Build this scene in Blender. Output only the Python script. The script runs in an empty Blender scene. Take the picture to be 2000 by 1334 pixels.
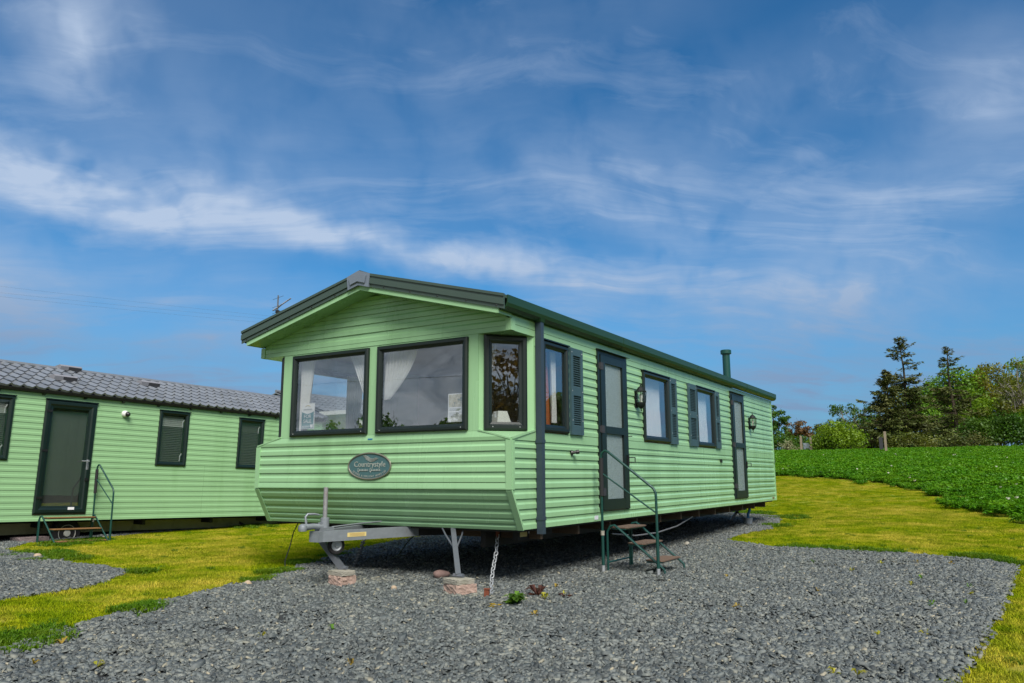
import bpy, bmesh, math, random
import numpy as np
from mathutils import Vector, Matrix

R = math.radians
sc = bpy.context.scene
col = sc.collection
# ------------------------------------------------------------------ camera
cam_d = bpy.data.cameras.new('camera')
cam = bpy.data.objects.new('camera', cam_d)
col.objects.link(cam)
sc.camera = cam
CAM = Vector((7.5712, -6.5043, 1.10))
cam_d.sensor_width = 36.0
cam_d.lens = 36.0 * 1510.7 / 2000.0
cam_d.clip_start = 0.05
cam_d.clip_end = 3000
yaw, pit, rol = -0.5465, 0.1724, -0.0032
Fw = Vector((math.sin(yaw) * math.cos(pit), math.cos(yaw) * math.cos(pit), math.sin(pit)))
Rt = Vector((math.cos(yaw), -math.sin(yaw), 0))
Up = Rt.cross(Fw)
R2 = math.cos(rol) * Rt + math.sin(rol) * Up
U2 = -math.sin(rol) * Rt + math.cos(rol) * Up
cam.matrix_world = Matrix(((R2.x, U2.x, -Fw.x, CAM.x), (R2.y, U2.y, -Fw.y, CAM.y), (R2.z, U2.z, -Fw.z, CAM.z), (0, 0, 0, 1)))

# ------------------------------------------------------------------ sky and sun
SUN_EL, SUN_AZ = R(47), R(134)          # azimuth measured from +y towards +x
world = bpy.data.worlds.new('World')
sc.world = world
world.use_nodes = True
wn = world.node_tree
wn.nodes.clear()


class NT:
    """tiny node helper"""
    def __init__(s, t): s.t = t
    def n(s, typ, **k):
        nd = s.t.nodes.new(typ)
        for a, b in k.items(): setattr(nd, a, b)
        return nd
    def set(s, sock, v):
        if v is None: return
        if isinstance(v, bpy.types.NodeSocket): s.t.links.new(v, sock)
        else:
            if hasattr(sock.default_value, '__len__') and not hasattr(v, '__len__'): v = (v,) * len(sock.default_value)
            if hasattr(sock.default_value, '__len__') and len(sock.default_value) == 4 and len(v) == 3: v = (*v, 1)
            sock.default_value = v
    def m(s, op, a, b=None, c=None, clamp=False):
        nd = s.n('ShaderNodeMath', operation=op, use_clamp=clamp)
        for i, v in enumerate((a, b, c)): s.set(nd.inputs[i], v)
        return nd.outputs[0]
    def vm(s, op, a, b=None):
        nd = s.n('ShaderNodeVectorMath', operation=op)
        s.set(nd.inputs[0], a)
        if b is not None: s.set(nd.inputs[1], b)
        return nd.outputs[0]
    def noise(s, vec, scale, detail=4, rough=.5, dist=0, out=0):
        nd = s.n('ShaderNodeTexNoise')
        s.set(nd.inputs['Vector'], vec)
        s.set(nd.inputs['Scale'], scale); s.set(nd.inputs['Detail'], detail)
        s.set(nd.inputs['Roughness'], rough); s.set(nd.inputs['Distortion'], dist)
        return nd.outputs[out]
    def ramp(s, fac, stops, interp='LINEAR'):
        nd = s.n('ShaderNodeValToRGB')
        cr = nd.color_ramp
        cr.interpolation = interp
        while len(cr.elements) < len(stops): cr.elements.new(.5)
        for e, (p, c) in zip(cr.elements, stops):
            e.position = p
            e.color = (*c, 1) if hasattr(c, '__len__') else (c, c, c, 1)
        s.set(nd.inputs[0], fac)
        return nd.outputs[0]
    def mix(s, fac, a, b, mode='MIX'):
        nd = s.n('ShaderNodeMix', data_type='RGBA', blend_type=mode)
        s.set(nd.inputs[0], fac); s.set(nd.inputs[6], a); s.set(nd.inputs[7], b)
        return nd.outputs[2]


w = NT(wn)
sky = w.n('ShaderNodeTexSky', sky_type='NISHITA', sun_disc=False)
sky.sun_elevation = SUN_EL
sky.sun_rotation = SUN_AZ
sky.altitude = 50
sky.air_density = 1.0
sky.dust_density = 0.4
sky.ozone_density = 2.2
tc = w.n('ShaderNodeTexCoord')
dirv = tc.outputs['Generated']
sep = w.n('ShaderNodeSeparateXYZ')
wn.links.new(dirv, sep.inputs[0])
dx, dy, dz = sep.outputs
az = w.m('MULTIPLY', w.m('ARCTAN2', dx, dy), 180 / math.pi)
el = w.m('MULTIPLY', w.m('ARCSINE', dz), 180 / math.pi)
elc = w.m('MAXIMUM', w.m('ADD', dz, .16), .05)
plan = w.n('ShaderNodeCombineXYZ')
w.set(plan.inputs[0], w.m('DIVIDE', dx, elc)); w.set(plan.inputs[1], w.m('DIVIDE', dy, elc))
pv = plan.outputs[0]
# wind-drawn cirrus: noise stretched along one direction of the cloud sheet
mp = w.n('ShaderNodeMapping')
wn.links.new(pv, mp.inputs[0])
mp.vector_type = 'TEXTURE'
mp.inputs['Rotation'].default_value = (0, 0, R(38))
mp.inputs['Scale'].default_value = (2.6, .62, 1)
warp = w.vm('SUBTRACT', w.noise(pv, 1.3, 3, .5, 0, 1), (.5, .5, .5))
wsc = w.n('ShaderNodeVectorMath', operation='SCALE')
w.set(wsc.inputs[0], warp); wsc.inputs['Scale'].default_value = .9
wp = w.vm('ADD', mp.outputs[0], wsc.outputs[0])
fine = w.noise(wp, 2.2, 9, .62, .3)
broad = w.noise(pv, .75, 4, .55, .4)
# individual clouds: (azimuth, elevation, tilt, half length, half width, strength)
aev = w.n('ShaderNodeCombineXYZ')
w.set(aev.inputs[0], az); w.set(aev.inputs[1], el)
jit = w.vm('SUBTRACT', w.noise(aev.outputs[0], .13, 4, .52, .2, 1), (.5, .5, .5))
jsc = w.n('ShaderNodeVectorMath', operation='SCALE')
w.set(jsc.inputs[0], jit); jsc.inputs['Scale'].default_value = 4.0
aew = w.vm('ADD', aev.outputs[0], jsc.outputs[0])
clouds = [(-61, 18.6, -5, 16.5, 2.4, .98), (-41, 16.8, -7, 13, 1.6, .8), (-26.0, 14.6, -9, 13, 2.4, .72), (-62.5, 28.3, 12, 4.6, 3.6, .75),
          (-52, 21.0, -5, 21, 7, .26), (-5.7, 17.0, 8, 15, 4.5, .36), (-8, 11.6, 2, 13, 3.6, .72), (3, 23.5, -17, 8, 4.2, .42),
          (-66, 11.0, -2, 6, 4.4, .72), (-53, 9.0, 3, 8, 1.3, .5), (-55, 6.0, 0, 24, 2.6, .3), (-10.8, 21.6, 12, 5, .9, .20), (-33, 32, 3, 20, 5, .16), (-18.4, 16.7, -25, 6, 1.6, .26),
          (-4, 6, 2, 22, 2.2, .3), (-58, 13, -3, 18, 2.2, .26), (-22, 20, -14, 14, 4, .30), (-14, 26, 8, 12, 4, .26), (-30, 24, -10, 16, 4, .22)]
acc = None
for a, e, t, sx, sy, st in clouds:
    mpp = w.n('ShaderNodeMapping', vector_type='TEXTURE')
    w.set(mpp.inputs[0], aew)
    mpp.inputs['Location'].default_value = (a, e, 0)
    mpp.inputs['Rotation'].default_value = (0, 0, R(t))
    mpp.inputs['Scale'].default_value = (sx * 1.15, sy * 1.3, 1)
    gr = w.n('ShaderNodeTexGradient', gradient_type='SPHERICAL')
    w.set(gr.inputs[0], mpp.outputs[0])
    sm = w.m('MULTIPLY', w.m('POWER', gr.outputs[1], 1.25), st * 1.2)
    acc = sm if acc is None else w.m('ADD', acc, sm)
tex = w.m('MAXIMUM', w.m('SUBTRACT', w.m('MULTIPLY', fine, 2.3), .28), 0.)
cl = w.m('MULTIPLY', acc, tex)
wisps = w.m('MULTIPLY', w.m('MAXIMUM', w.m('SUBTRACT', fine, .49), 0), 1.25)
veil = w.m('MULTIPLY', w.m('MAXIMUM', w.m('SUBTRACT', broad, .42), 0), .75)
lowv = w.m('MULTIPLY', w.m('MAXIMUM', w.m('SUBTRACT', 1., w.m('MULTIPLY', el, 1 / 15)), 0), w.m('ADD', .45, w.m('MULTIPLY', fine, .75)), clamp=True)
dens = w.m('ADD', w.m('ADD', w.m('ADD', cl, wisps), veil), lowv, clamp=True)
dens = w.m('MULTIPLY', dens, .92)
# the grey cloud bank behind the viewer that the windows mirror
back = w.m('ADD', w.m('MULTIPLY', dx, .45), w.m('MULTIPLY', dy, -.89))
bank = w.m('MULTIPLY', w.m('MULTIPLY', w.m('ADD', back, .15), 2.2, clamp=True), w.m('ADD', .25, w.m('MULTIPLY', w.noise(wp, 1.3, 6, .6, .5), 1.25)), clamp=True)
skyc = w.mix(1.0, sky.outputs[0], (.29, .96, 1.36), 'MULTIPLY')
cloudc = w.ramp(w.m('MULTIPLY', el, 1 / 40, clamp=True), [(0., (2.1, 3.3, 5.4)), (.20, (2.7, 4.0, 6.2)), (.42, (5.8, 7.1, 9.2)), (1., (5.8, 7.1, 9.2))])
skym = w.mix(bank, w.mix(dens, skyc, cloudc), w.ramp(w.noise(wp, 1.6, 6, .6, .8), [(.36, (2.9, 3.3, 3.8)), (.64, (9.0, 9.4, 9.8))]))
bg = w.n('ShaderNodeBackground')
bg.inputs['Strength'].default_value = 0.052
wn.links.new(skym, bg.inputs[0])
wo = w.n('ShaderNodeOutputWorld')
wn.links.new(bg.outputs[0], wo.inputs[0])

sun_d = bpy.data.lights.new('sun', 'SUN')
sun_d.energy = 3.2
sun_d.angle = R(30)
sun_d.color = (1.0, .955, .88)
sun = bpy.data.objects.new('sun', sun_d)
col.objects.link(sun)
sv = Vector((math.sin(SUN_AZ) * math.cos(SUN_EL), math.cos(SUN_AZ) * math.cos(SUN_EL), math.sin(SUN_EL)))
sun.rotation_euler = sv.to_track_quat('Z', 'Y').to_euler()
sun.location = sv * 60

sc.view_settings.view_transform = 'Standard'
sc.view_settings.look = 'None'
sc.view_settings.gamma = 1
sc.view_settings.use_curve_mapping = False
sc.view_settings.exposure = 0.72
sc.cycles.max_bounces = 8
sc.cycles.transparent_max_bounces = 12
sc.cycles.caustics_reflective = False
sc.cycles.caustics_refractive = False

# ------------------------------------------------------------------ materials
MAT = {}


def newmat(name):
    m = bpy.data.materials.new(name)
    m.use_nodes = True
    t = NT(m.node_tree)
    m.node_tree.nodes.clear()
    out = t.n('ShaderNodeOutputMaterial')
    MAT[name] = m
    return m, t, out


def pm(name, colr, rough=.5, var=.12, scale=6., bump=0., bscale=60., metal=0., spec=.5, dirt=None, dscale=2.2, dthr=.55, stretch=None, rvar=.15, coat=0., objvar=0.):
    """principled paint / plastic / metal / stone with uneven tone, fine relief and optional dirt"""
    m, t, out = newmat(name)
    geo = t.n('ShaderNodeNewGeometry')
    P = geo.outputs['Position']
    if stretch:
        P = t.vm('MULTIPLY', P, stretch)
    b = t.n('ShaderNodeBsdfPrincipled')
    n1 = t.noise(P, scale, 6, .6)
    c = t.mix(n1, tuple(x * (1 - var) for x in colr), tuple(min(1, x * (1 + var)) for x in colr))
    if dirt is not None:
        n2 = t.noise(P, dscale, 8, .65, .3)
        f = t.ramp(n2, [(dthr, 0.), (min(1, dthr + .25), 1.)])
        c = t.mix(t.m('MULTIPLY', f, .75), c, dirt)
    if objvar:
        oi = t.n('ShaderNodeObjectInfo')
        c = t.mix(1., c, t.ramp(oi.outputs['Random'], [(0, 1 - objvar), (1, 1 + objvar)]), 'MULTIPLY')
    t.set(b.inputs['Base Color'], c)
    t.set(b.inputs['Roughness'], t.m('ADD', rough - rvar / 2, t.m('MULTIPLY', n1, rvar)))
    b.inputs['Metallic'].default_value = metal
    b.inputs['Specular IOR Level'].default_value = spec
    b.inputs['Coat Weight'].default_value = coat
    if bump:
        bp = t.n('ShaderNodeBump')
        bp.inputs['Strength'].default_value = bump
        bp.inputs['Distance'].default_value = .01
        t.set(bp.inputs['Height'], t.noise(P, bscale, 5, .6))
        t.set(b.inputs['Normal'], bp.outputs[0])
    t.t.links.new(b.outputs[0], out.inputs[0])
    return m


pm('siding', (.276, .486, .262), .27, .07, 1.3, .05, 9, dirt=(.185, .345, .165), dscale=1.5, dthr=.50, stretch=(1, 1, .13), objvar=.035)
pm('siding_b', (.270, .468, .238), .36, .07, 1.3, .05, 9, dirt=(.195, .365, .16), dscale=1.5, dthr=.50, stretch=(1, 1, .13), objvar=.035)
pm('frame', (.006, .0125, .0115), .38, .25, 4, .06, 120)
pm('frame_b', (.004, .014, .011), .38, .25, 4, .06, 120)
pm('barge', (.048, .076, .063), .38, .12, 2, .05, 30, dirt=(.10, .12, .09), dscale=3, dthr=.58)
pm('gutter', (.014, .048, .019), .40, .15, 3, .05, 30)
pm('roofmetal', (.05, .085, .065), .45, .15, 3, .1, 30)
pm('ridgecap', (.15, .18, .23), .42, .1, 9, .1, 90)
pm('pipe', (.030, .046, .064), .42, .12, 5, .05, 60)
pm('shutter', (.040, .078, .092), .45, .18, 10, .25, 140, stretch=(1, 1, .25))
pm('lantern', (.006, .009, .009), .6, .3, 30, .4, 200, spec=.3)
pm('flue', (.005, .055, .047), .4, .15, 6, .05, 80)
pm('stepgreen', (.005, .046, .038), .40, .2, 9, .1, 120, dirt=(.05, .07, .05), dscale=9, dthr=.62)
pm('tread', (.140, .095, .070), .85, .2, 40, .5, 220, spec=.25)
pm('tread_b', (.22, .115, .045), .85, .25, 30, .5, 200, spec=.25)
pm('foam', (.012, .012, .014), .8, .2, 30, .3, 150)
pm('galv', (.235, .26, .285), .5, .25, 14, .15, 90, metal=.35, dirt=(.18, .17, .15), dscale=5, dthr=.58)
pm('zinc', (.42, .44, .46), .5, .2, 30, .2, 120, metal=.6)
pm('rust', (.17, .045, .02), .85, .4, 30, .6, 120, dirt=(.05, .015, .01), dscale=20)
pm('rustpipe', (.27, .27, .28), .6, .3, 18, .3, 90, metal=.4, dirt=(.22, .06, .03), dscale=8, dthr=.5)
pm('steelgrey', (.14, .155, .18), .5, .15, 10, .15, 90, metal=.4, dirt=(.16, .10, .07), dscale=6, dthr=.62)
pm('chassis', (.012, .012, .012), .7, .4, 8, .3, 60, dirt=(.05, .035, .025), dscale=4, dthr=.55)
pm('timber', (.10, .065, .04), .85, .3, 7, .4, 60, stretch=(6, 1, 6))
pm('vanchassis', (.34, .32, .18), .6, .25, 5, .2, 60, dirt=(.06, .06, .03), dscale=3, dthr=.5)
pm('tyre', (.014, .014, .015), .8, .2, 30, .2, 120)
pm('whitewheel', (.55, .55, .50), .5, .12, 12, .1, 60, dirt=(.2, .17, .1), dscale=9)
pm('rooftile', (.165, .180, .202), .36, .16, 2.4, .12, 70, dirt=(.12, .125, .11), dscale=3, dthr=.54, spec=.6, objvar=.13)
pm('roofvent', (.22, .22, .24), .5, .12, 8, .1, 60)
pm('ventdark', (.035, .035, .04), .6, .2, 20)
pm('whiteplastic', (.68, .69, .67), .4, .05, 9)
pm('blackplastic', (.01, .01, .011), .4, .2, 20)
pm('concrete', (.30, .285, .24), .9, .22, 14, .6, 90, dirt=(.16, .16, .10), dscale=6, dthr=.5, spec=.2)
pm('pinkblock', (.37, .265, .220), .92, .22, 26, .9, 70, dirt=(.26, .17, .135), dscale=30, dthr=.52, spec=.2)
pm('darkblock', (.19, .15, .15), .92, .22, 26, .9, 70, spec=.2)
pm('plaque', (.055, .125, .135), .45, .25, 40, .35, 160)
pm('plaquerim', (.28, .27, .22), .38, .2, 30, .2, 120, metal=.7)
pm('plaqueletter', (.42, .44, .40), .4, .1, 30, metal=.4)
pm('paper', (.76, .77, .80), .75, .04, 9, spec=.2)
pm('paperteal', (.10, .235, .265), .7, .06, 9, spec=.2)
pm('papergold', (.55, .42, .12), .7, .06, 9, spec=.2)
pm('paperink', (.25, .27, .30), .8, .06, 9, spec=.1)
pm('stickeryellow', (.62, .50, .20), .6, .08, 30)
pm('stickerink', (.35, .22, .08), .6, .08, 30)
pm('bluetape', (.02, .16, .36), .5, .1, 20)
pm('interior', (.48, .40, .30), .8, .08, 4)
pm('terracotta', (.42, .12, .04), .9, .15, 20, .3, 80)
pm('sofa', (.105, .108, .098), .9, .2, 10, .3, 60)
pm('lampshade', (.68, .71, .66), .8, .05, 12)
pm('cable', (.012, .012, .012), .5, .1, 10)
pm('greycable', (.30, .30, .30), .5, .1, 10)
pm('wire', (.06, .07, .09), .6, .1, 10)
pm('aerial', (.16, .17, .18), .45, .2, 10, metal=.5)
pm('bucket', (.24, .28, .32), .45, .12, 10, .1, 50)
pm('post', (.26, .21, .15), .9, .25, 8, .5, 60, stretch=(5, 5, .6))
pm('pebble', (.38, .29, .20), .8, .2, 20, .3, 80)
pm('pebblepink', (.26, .17, .15), .85, .25, 20, .4, 80)
pm('bark', (.080, .062, .045), .9, .35, 7, .8, 30, stretch=(1, 1, .25), dirt=(.10, .11, .06), dscale=3, dthr=.5, spec=.15)
pm('barkpale', (.30, .28, .25), .9, .3, 7, .7, 30, stretch=(1, 1, .4), dirt=(.10, .09, .07), dscale=5, dthr=.5, spec=.15)
pm('greenplastic', (.12, .30, .24), .5, .1, 8)


def glassmat(name, tint, base_reflect, rough=.0):
    m, t, out = newmat(name)
    tr = t.n('ShaderNodeBsdfTransparent'); t.set(tr.inputs[0], tint)
    gl = t.n('ShaderNodeBsdfGlossy'); t.set(gl.inputs[0], (.93, .96, 1.0)); gl.inputs['Roughness'].default_value = rough
    geo = t.n('ShaderNodeNewGeometry')
    dt = t.n('ShaderNodeVectorMath', operation='DOT_PRODUCT')
    t.set(dt.inputs[0], geo.outputs['Normal']); t.set(dt.inputs[1], geo.outputs['Incoming'])
    sch = t.m('ADD', .04, t.m('MULTIPLY', .96, t.m('POWER', t.m('SUBTRACT', 1., t.m('ABSOLUTE', dt.outputs['Value']), clamp=True), 5.)))
    bp = t.n('ShaderNodeBump'); bp.inputs['Strength'].default_value = .035; bp.inputs['Distance'].default_value = .02
    t.set(bp.inputs['Height'], t.noise(geo.outputs['Position'], 2.2, 1, .4))
    t.set(gl.inputs['Normal'], bp.outputs[0])
    fac = t.m('ADD', sch, base_reflect, clamp=True)
    mx = t.n('ShaderNodeMixShader')
    t.set(mx.inputs[0], fac); t.t.links.new(tr.outputs[0], mx.inputs[1]); t.t.links.new(gl.outputs[0], mx.inputs[2])
    t.t.links.new(mx.outputs[0], out.inputs[0])
    return m


glassmat('glass', (.965, .975, .975), .12)
glassmat('glass_b', (.90, .92, .92), .12)
glassmat('lampglass', (.93, .95, .92), .03)

m, t, out = newmat('frosted')              # rain-pattern obscured door glass
geo = t.n('ShaderNodeNewGeometry')
b = t.n('ShaderNodeBsdfPrincipled')
t.set(b.inputs['Base Color'], t.ramp(t.noise(geo.outputs['Position'], 70, 3, .7), [(.35, (.15, .195, .20)), (.65, (.27, .335, .335))]))
b.inputs['Roughness'].default_value = .16
b.inputs['Specular IOR Level'].default_value = .8
bp = t.n('ShaderNodeBump'); bp.inputs['Strength'].default_value = .55; bp.inputs['Distance'].default_value = .01
t.set(bp.inputs['Height'], t.noise(geo.outputs['Position'], 85, 3, .6))
t.set(b.inputs['Normal'], bp.outputs[0])
t.t.links.new(b.outputs[0], out.inputs[0])


def clothmat(name, c, transl):
    m, t, out = newmat(name)
    geo = t.n('ShaderNodeNewGeometry')
    d = t.n('ShaderNodeBsdfDiffuse'); tr = t.n('ShaderNodeBsdfTranslucent')
    cc = t.mix(t.noise(t.vm('MULTIPLY', geo.outputs['Position'], (1, 1, .1)), 40, 3, .6), tuple(x * .82 for x in c), c)
    t.set(d.inputs[0], cc); t.set(tr.inputs[0], cc)
    mx = t.n('ShaderNodeMixShader'); mx.inputs[0].default_value = transl
    t.t.links.new(d.outputs[0], mx.inputs[1]); t.t.links.new(tr.outputs[0], mx.inputs[2])
    t.t.links.new(mx.outputs[0], out.inputs[0])


clothmat('net', (.93, .94, .94), .22)
clothmat('blind', (.62, .63, .58), .2)


def leafmat(name, dark, light, warm=None, warmamt=0., transl=.35, wscale=.35, rough=.5, gloss=.04):
    """foliage: tone per leaf, patches by place"""
    m, t, out = newmat(name)
    at = t.n('ShaderNodeAttribute', attribute_name='tone')
    geo = t.n('ShaderNodeNewGeometry')
    c = t.mix(at.outputs['Fac'], dark, light)
    if warm is not None:
        n = t.ramp(t.noise(geo.outputs['Position'], wscale, 5, .6), [(.42, 0.), (.68, 1.)])
        c = t.mix(t.m('MULTIPLY', n, warmamt), c, warm)
    d = t.n('ShaderNodeBsdfDiffuse'); tr = t.n('ShaderNodeBsdfTranslucent')
    t.set(d.inputs[0], c)
    t.set(tr.inputs[0], t.mix(1., c, (1.15, 1.1, .5), 'MULTIPLY'))
    mx = t.n('ShaderNodeMixShader'); mx.inputs[0].default_value = transl
    t.t.links.new(d.outputs[0], mx.inputs[1]); t.t.links.new(tr.outputs[0], mx.inputs[2])
    gl = t.n('ShaderNodeBsdfGlossy'); gl.inputs['Roughness'].default_value = rough
    t.set(gl.inputs[0], (.9, .95, .9))
    m2 = t.n('ShaderNodeMixShader'); m2.inputs[0].default_value = gloss
    t.t.links.new(mx.outputs[0], m2.inputs[1]); t.t.links.new(gl.outputs[0], m2.inputs[2])
    t.t.links.new(m2.outputs[0], out.inputs[0])
    return m


leafmat('leaf_sycamore', (.045, .130, .006), (.150, .310, .014), (.20, .30, .014), .35, gloss=.02)
leafmat('leaf_yellow', (.095, .130, .010), (.24, .27, .02), (.20, .16, .02), .6, gloss=.02)
leafmat('leaf_spruce', (.040, .064, .016), (.125, .150, .036), (.14, .115, .042), .5, transl=.15, gloss=.02)
leafmat('leaf_dark', (.022, .075, .006), (.075, .175, .012), (.09, .14, .012), .4, gloss=.02)
leafmat('leaf_bright', (.065, .150, .005), (.180, .310, .010), (.22, .31, .010), .5, gloss=.02)
leafmat('leaf_russet', (.085, .045, .015), (.20, .105, .03), (.12, .10, .03), .5)
leafmat('leaf_olive', (.055, .085, .010), (.15, .185, .02), (.15, .11, .02), .5, gloss=.02)
leafmat('leaf_blossom', (.20, .22, .10), (.42, .42, .26))
leafmat('leaf_weed', (.05, .14, .01), (.15, .30, .02))
leafmat('leaf_weedyellow', (.28, .30, .02), (.48, .44, .05))
leafmat('leaf_weedgold', (.30, .21, .03), (.46, .33, .06))
leafmat('leaf_weedred', (.06, .022, .018), (.13, .05, .035))
leafmat('crop', (.026, .120, .001), (.100, .285, .003), (.15, .30, .004), .6, wscale=1.2, gloss=.02)
leafmat('flower', (.6, .6, .5), (.75, .75, .68))


def grassnode(t, P):
    """lawn colour: green with sun-bleached straw patches"""
    n1 = t.noise(P, .55, 6, .62, .5)
    n2 = t.noise(P, 2.6, 5, .6, .2)
    n3 = t.noise(t.vm('ADD', P, (31, 7, 0)), .9, 5, .6, .3)
    g = t.ramp(n2, [(.3, (.135, .215, .005)), (.5, (.245, .305, .009)), (.72, (.40, .395, .018))])
    straw = t.ramp(n2, [(.3, (.40, .335, .028)), (.7, (.60, .49, .10))])
    f = t.ramp(t.m('ADD', n1, t.m('MULTIPLY', t.m('SUBTRACT', n2, .5), .35)), [(.45, 0.), (.66, .75)])
    c = t.mix(f, g, straw)
    f3 = t.ramp(n3, [(.54, 0.), (.74, .5)])
    return t.mix(f3, c, (.115, .20, .008))


m, t, out = newmat('lawn')
geo = t.n('ShaderNodeNewGeometry')
b = t.n('ShaderNodeBsdfPrincipled')
c = grassnode(t, geo.outputs['Position'])
c = t.mix(t.m('MULTIPLY', t.ramp(t.noise(geo.outputs['Position'], 90, 4, .7), [(.35, 1.), (.65, 0.)]), .55), c, (.075, .085, .012))
t.set(b.inputs['Base Color'], c)
b.inputs['Roughness'].default_value = .95
b.inputs['Specular IOR Level'].default_value = .1
bp = t.n('ShaderNodeBump'); bp.inputs['Strength'].default_value = .8; bp.inputs['Distance'].default_value = .03
t.set(bp.inputs['Height'], t.noise(geo.outputs['Position'], 60, 5, .7))
t.set(b.inputs['Normal'], bp.outputs[0])
t.t.links.new(b.outputs[0], out.inputs[0])

m, t, out = newmat('blade')
geo = t.n('ShaderNodeNewGeometry')
at = t.n('ShaderNodeAttribute', attribute_name='tone')
c = grassnode(t, geo.outputs['Position'])
c = t.mix(1., c, t.ramp(at.outputs['Fac'], [(0, (.62, .72, .6)), (1, (1.45, 1.35, 1.2))]), 'MULTIPLY')
d = t.n('ShaderNodeBsdfDiffuse'); tr = t.n('ShaderNodeBsdfTranslucent')
t.set(d.inputs[0], c); t.set(tr.inputs[0], c)
mx = t.n('ShaderNodeMixShader'); mx.inputs[0].default_value = .3
t.t.links.new(d.outputs[0], mx.inputs[1]); t.t.links.new(tr.outputs[0], mx.inputs[2])
t.t.links.new(mx.outputs[0], out.inputs[0])

leafmat('tuft', (.035, .115, .003), (.12, .24, .006), (.17, .22, .008), .5, wscale=3, gloss=.015)

m, t, out = newmat('gravelbase')
geo = t.n('ShaderNodeNewGeometry')
b = t.n('ShaderNodeBsdfPrincipled')
t.set(b.inputs['Base Color'], t.ramp(t.noise(geo.outputs['Position'], 45, 6, .7), [(.3, (.018, .020, .022)), (.55, (.055, .060, .062)), (.75, (.10, .10, .085))]))
b.inputs['Roughness'].default_value = .9
b.inputs['Specular IOR Level'].default_value = .2
bp = t.n('ShaderNodeBump'); bp.inputs['Strength'].default_value = 1; bp.inputs['Distance'].default_value = .03
t.set(bp.inputs['Height'], t.noise(geo.outputs['Position'], 40, 4, .7))
t.set(b.inputs['Normal'], bp.outputs[0])
t.t.links.new(b.outputs[0], out.inputs[0])

m, t, out = newmat('slate')
geo = t.n('ShaderNodeNewGeometry')
at = t.n('ShaderNodeAttribute', attribute_name='tone')
b = t.n('ShaderNodeBsdfPrincipled')
P = geo.outputs['Position']
c = t.ramp(at.outputs['Fac'], [(0, (.028, .034, .035)), (.25, (.065, .077, .080)), (.50, (.112, .128, .130)), (.76, (.172, .190, .184)), (.90, (.21, .215, .185)), (.96, (.29, .26, .18)), (1, (.42, .37, .27))])
tan = t.ramp(t.noise(P, .8, 5, .62, .4), [(.56, 0.), (.74, .55)])
c = t.mix(t.m('MULTIPLY', tan, t.m('GREATER_THAN', at.outputs['Fac'], .42)), c, (.25, .235, .165))
c = t.mix(1., c, t.ramp(t.noise(P, 1.7, 5, .65, .3), [(.32, (.66, .71, .735)), (.68, (1.16, 1.15, 1.10))]), 'MULTIPLY')
c = t.mix(.25, c, t.ramp(t.noise(P, 38, 4, .6), [(.3, (.06, .068, .068)), (.7, (.27, .28, .26))]))
t.set(b.inputs['Base Color'], c)
b.inputs['Roughness'].default_value = .62
b.inputs['Specular IOR Level'].default_value = .38
bp = t.n('ShaderNodeBump'); bp.inputs['Strength'].default_value = .4; bp.inputs['Distance'].default_value = .006
t.set(bp.inputs['Height'], t.noise(P, 120, 4, .7))
t.set(b.inputs['Normal'], bp.outputs[0])
t.t.links.new(b.outputs[0], out.inputs[0])

m, t, out = newmat('posterphoto')          # printed photograph on the notice, too small to read
geo = t.n('ShaderNodeNewGeometry')
b = t.n('ShaderNodeBsdfPrincipled')
t.set(b.inputs['Base Color'], t.ramp(t.noise(geo.outputs['Position'], 34, 4, .7), [(.32, (.10, .16, .17)), (.48, (.42, .38, .27)), (.60, (.55, .50, .38)), (.75, (.42, .55, .62))]))
b.inputs['Roughness'].default_value = .6
t.t.links.new(b.outputs[0], out.inputs[0])

m, t, out = newmat('soil')
geo = t.n('ShaderNodeNewGeometry')
b = t.n('ShaderNodeBsdfPrincipled')
t.set(b.inputs['Base Color'], t.ramp(t.noise(geo.outputs['Position'], 1.5, 6, .7), [(.3, (.018, .05, .006)), (.7, (.035, .10, .010))]))
b.inputs['Roughness'].default_value = 1
b.inputs['Specular IOR Level'].default_value = .05
t.t.links.new(b.outputs[0], out.inputs[0])


# ------------------------------------------------------------------ mesh helpers
def V3(*a): return Vector(a)


class Fr:
    """a wall frame: along A, up U, outward N"""
    def __init__(s, O, A, U, N):
        s.O, s.A, s.U, s.N = Vector(O), Vector(A).normalized(), Vector(U).normalized(), Vector(N).normalized()
    def p(s, a, u, o): return s.O + s.A * a + s.U * u + s.N * o


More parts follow.
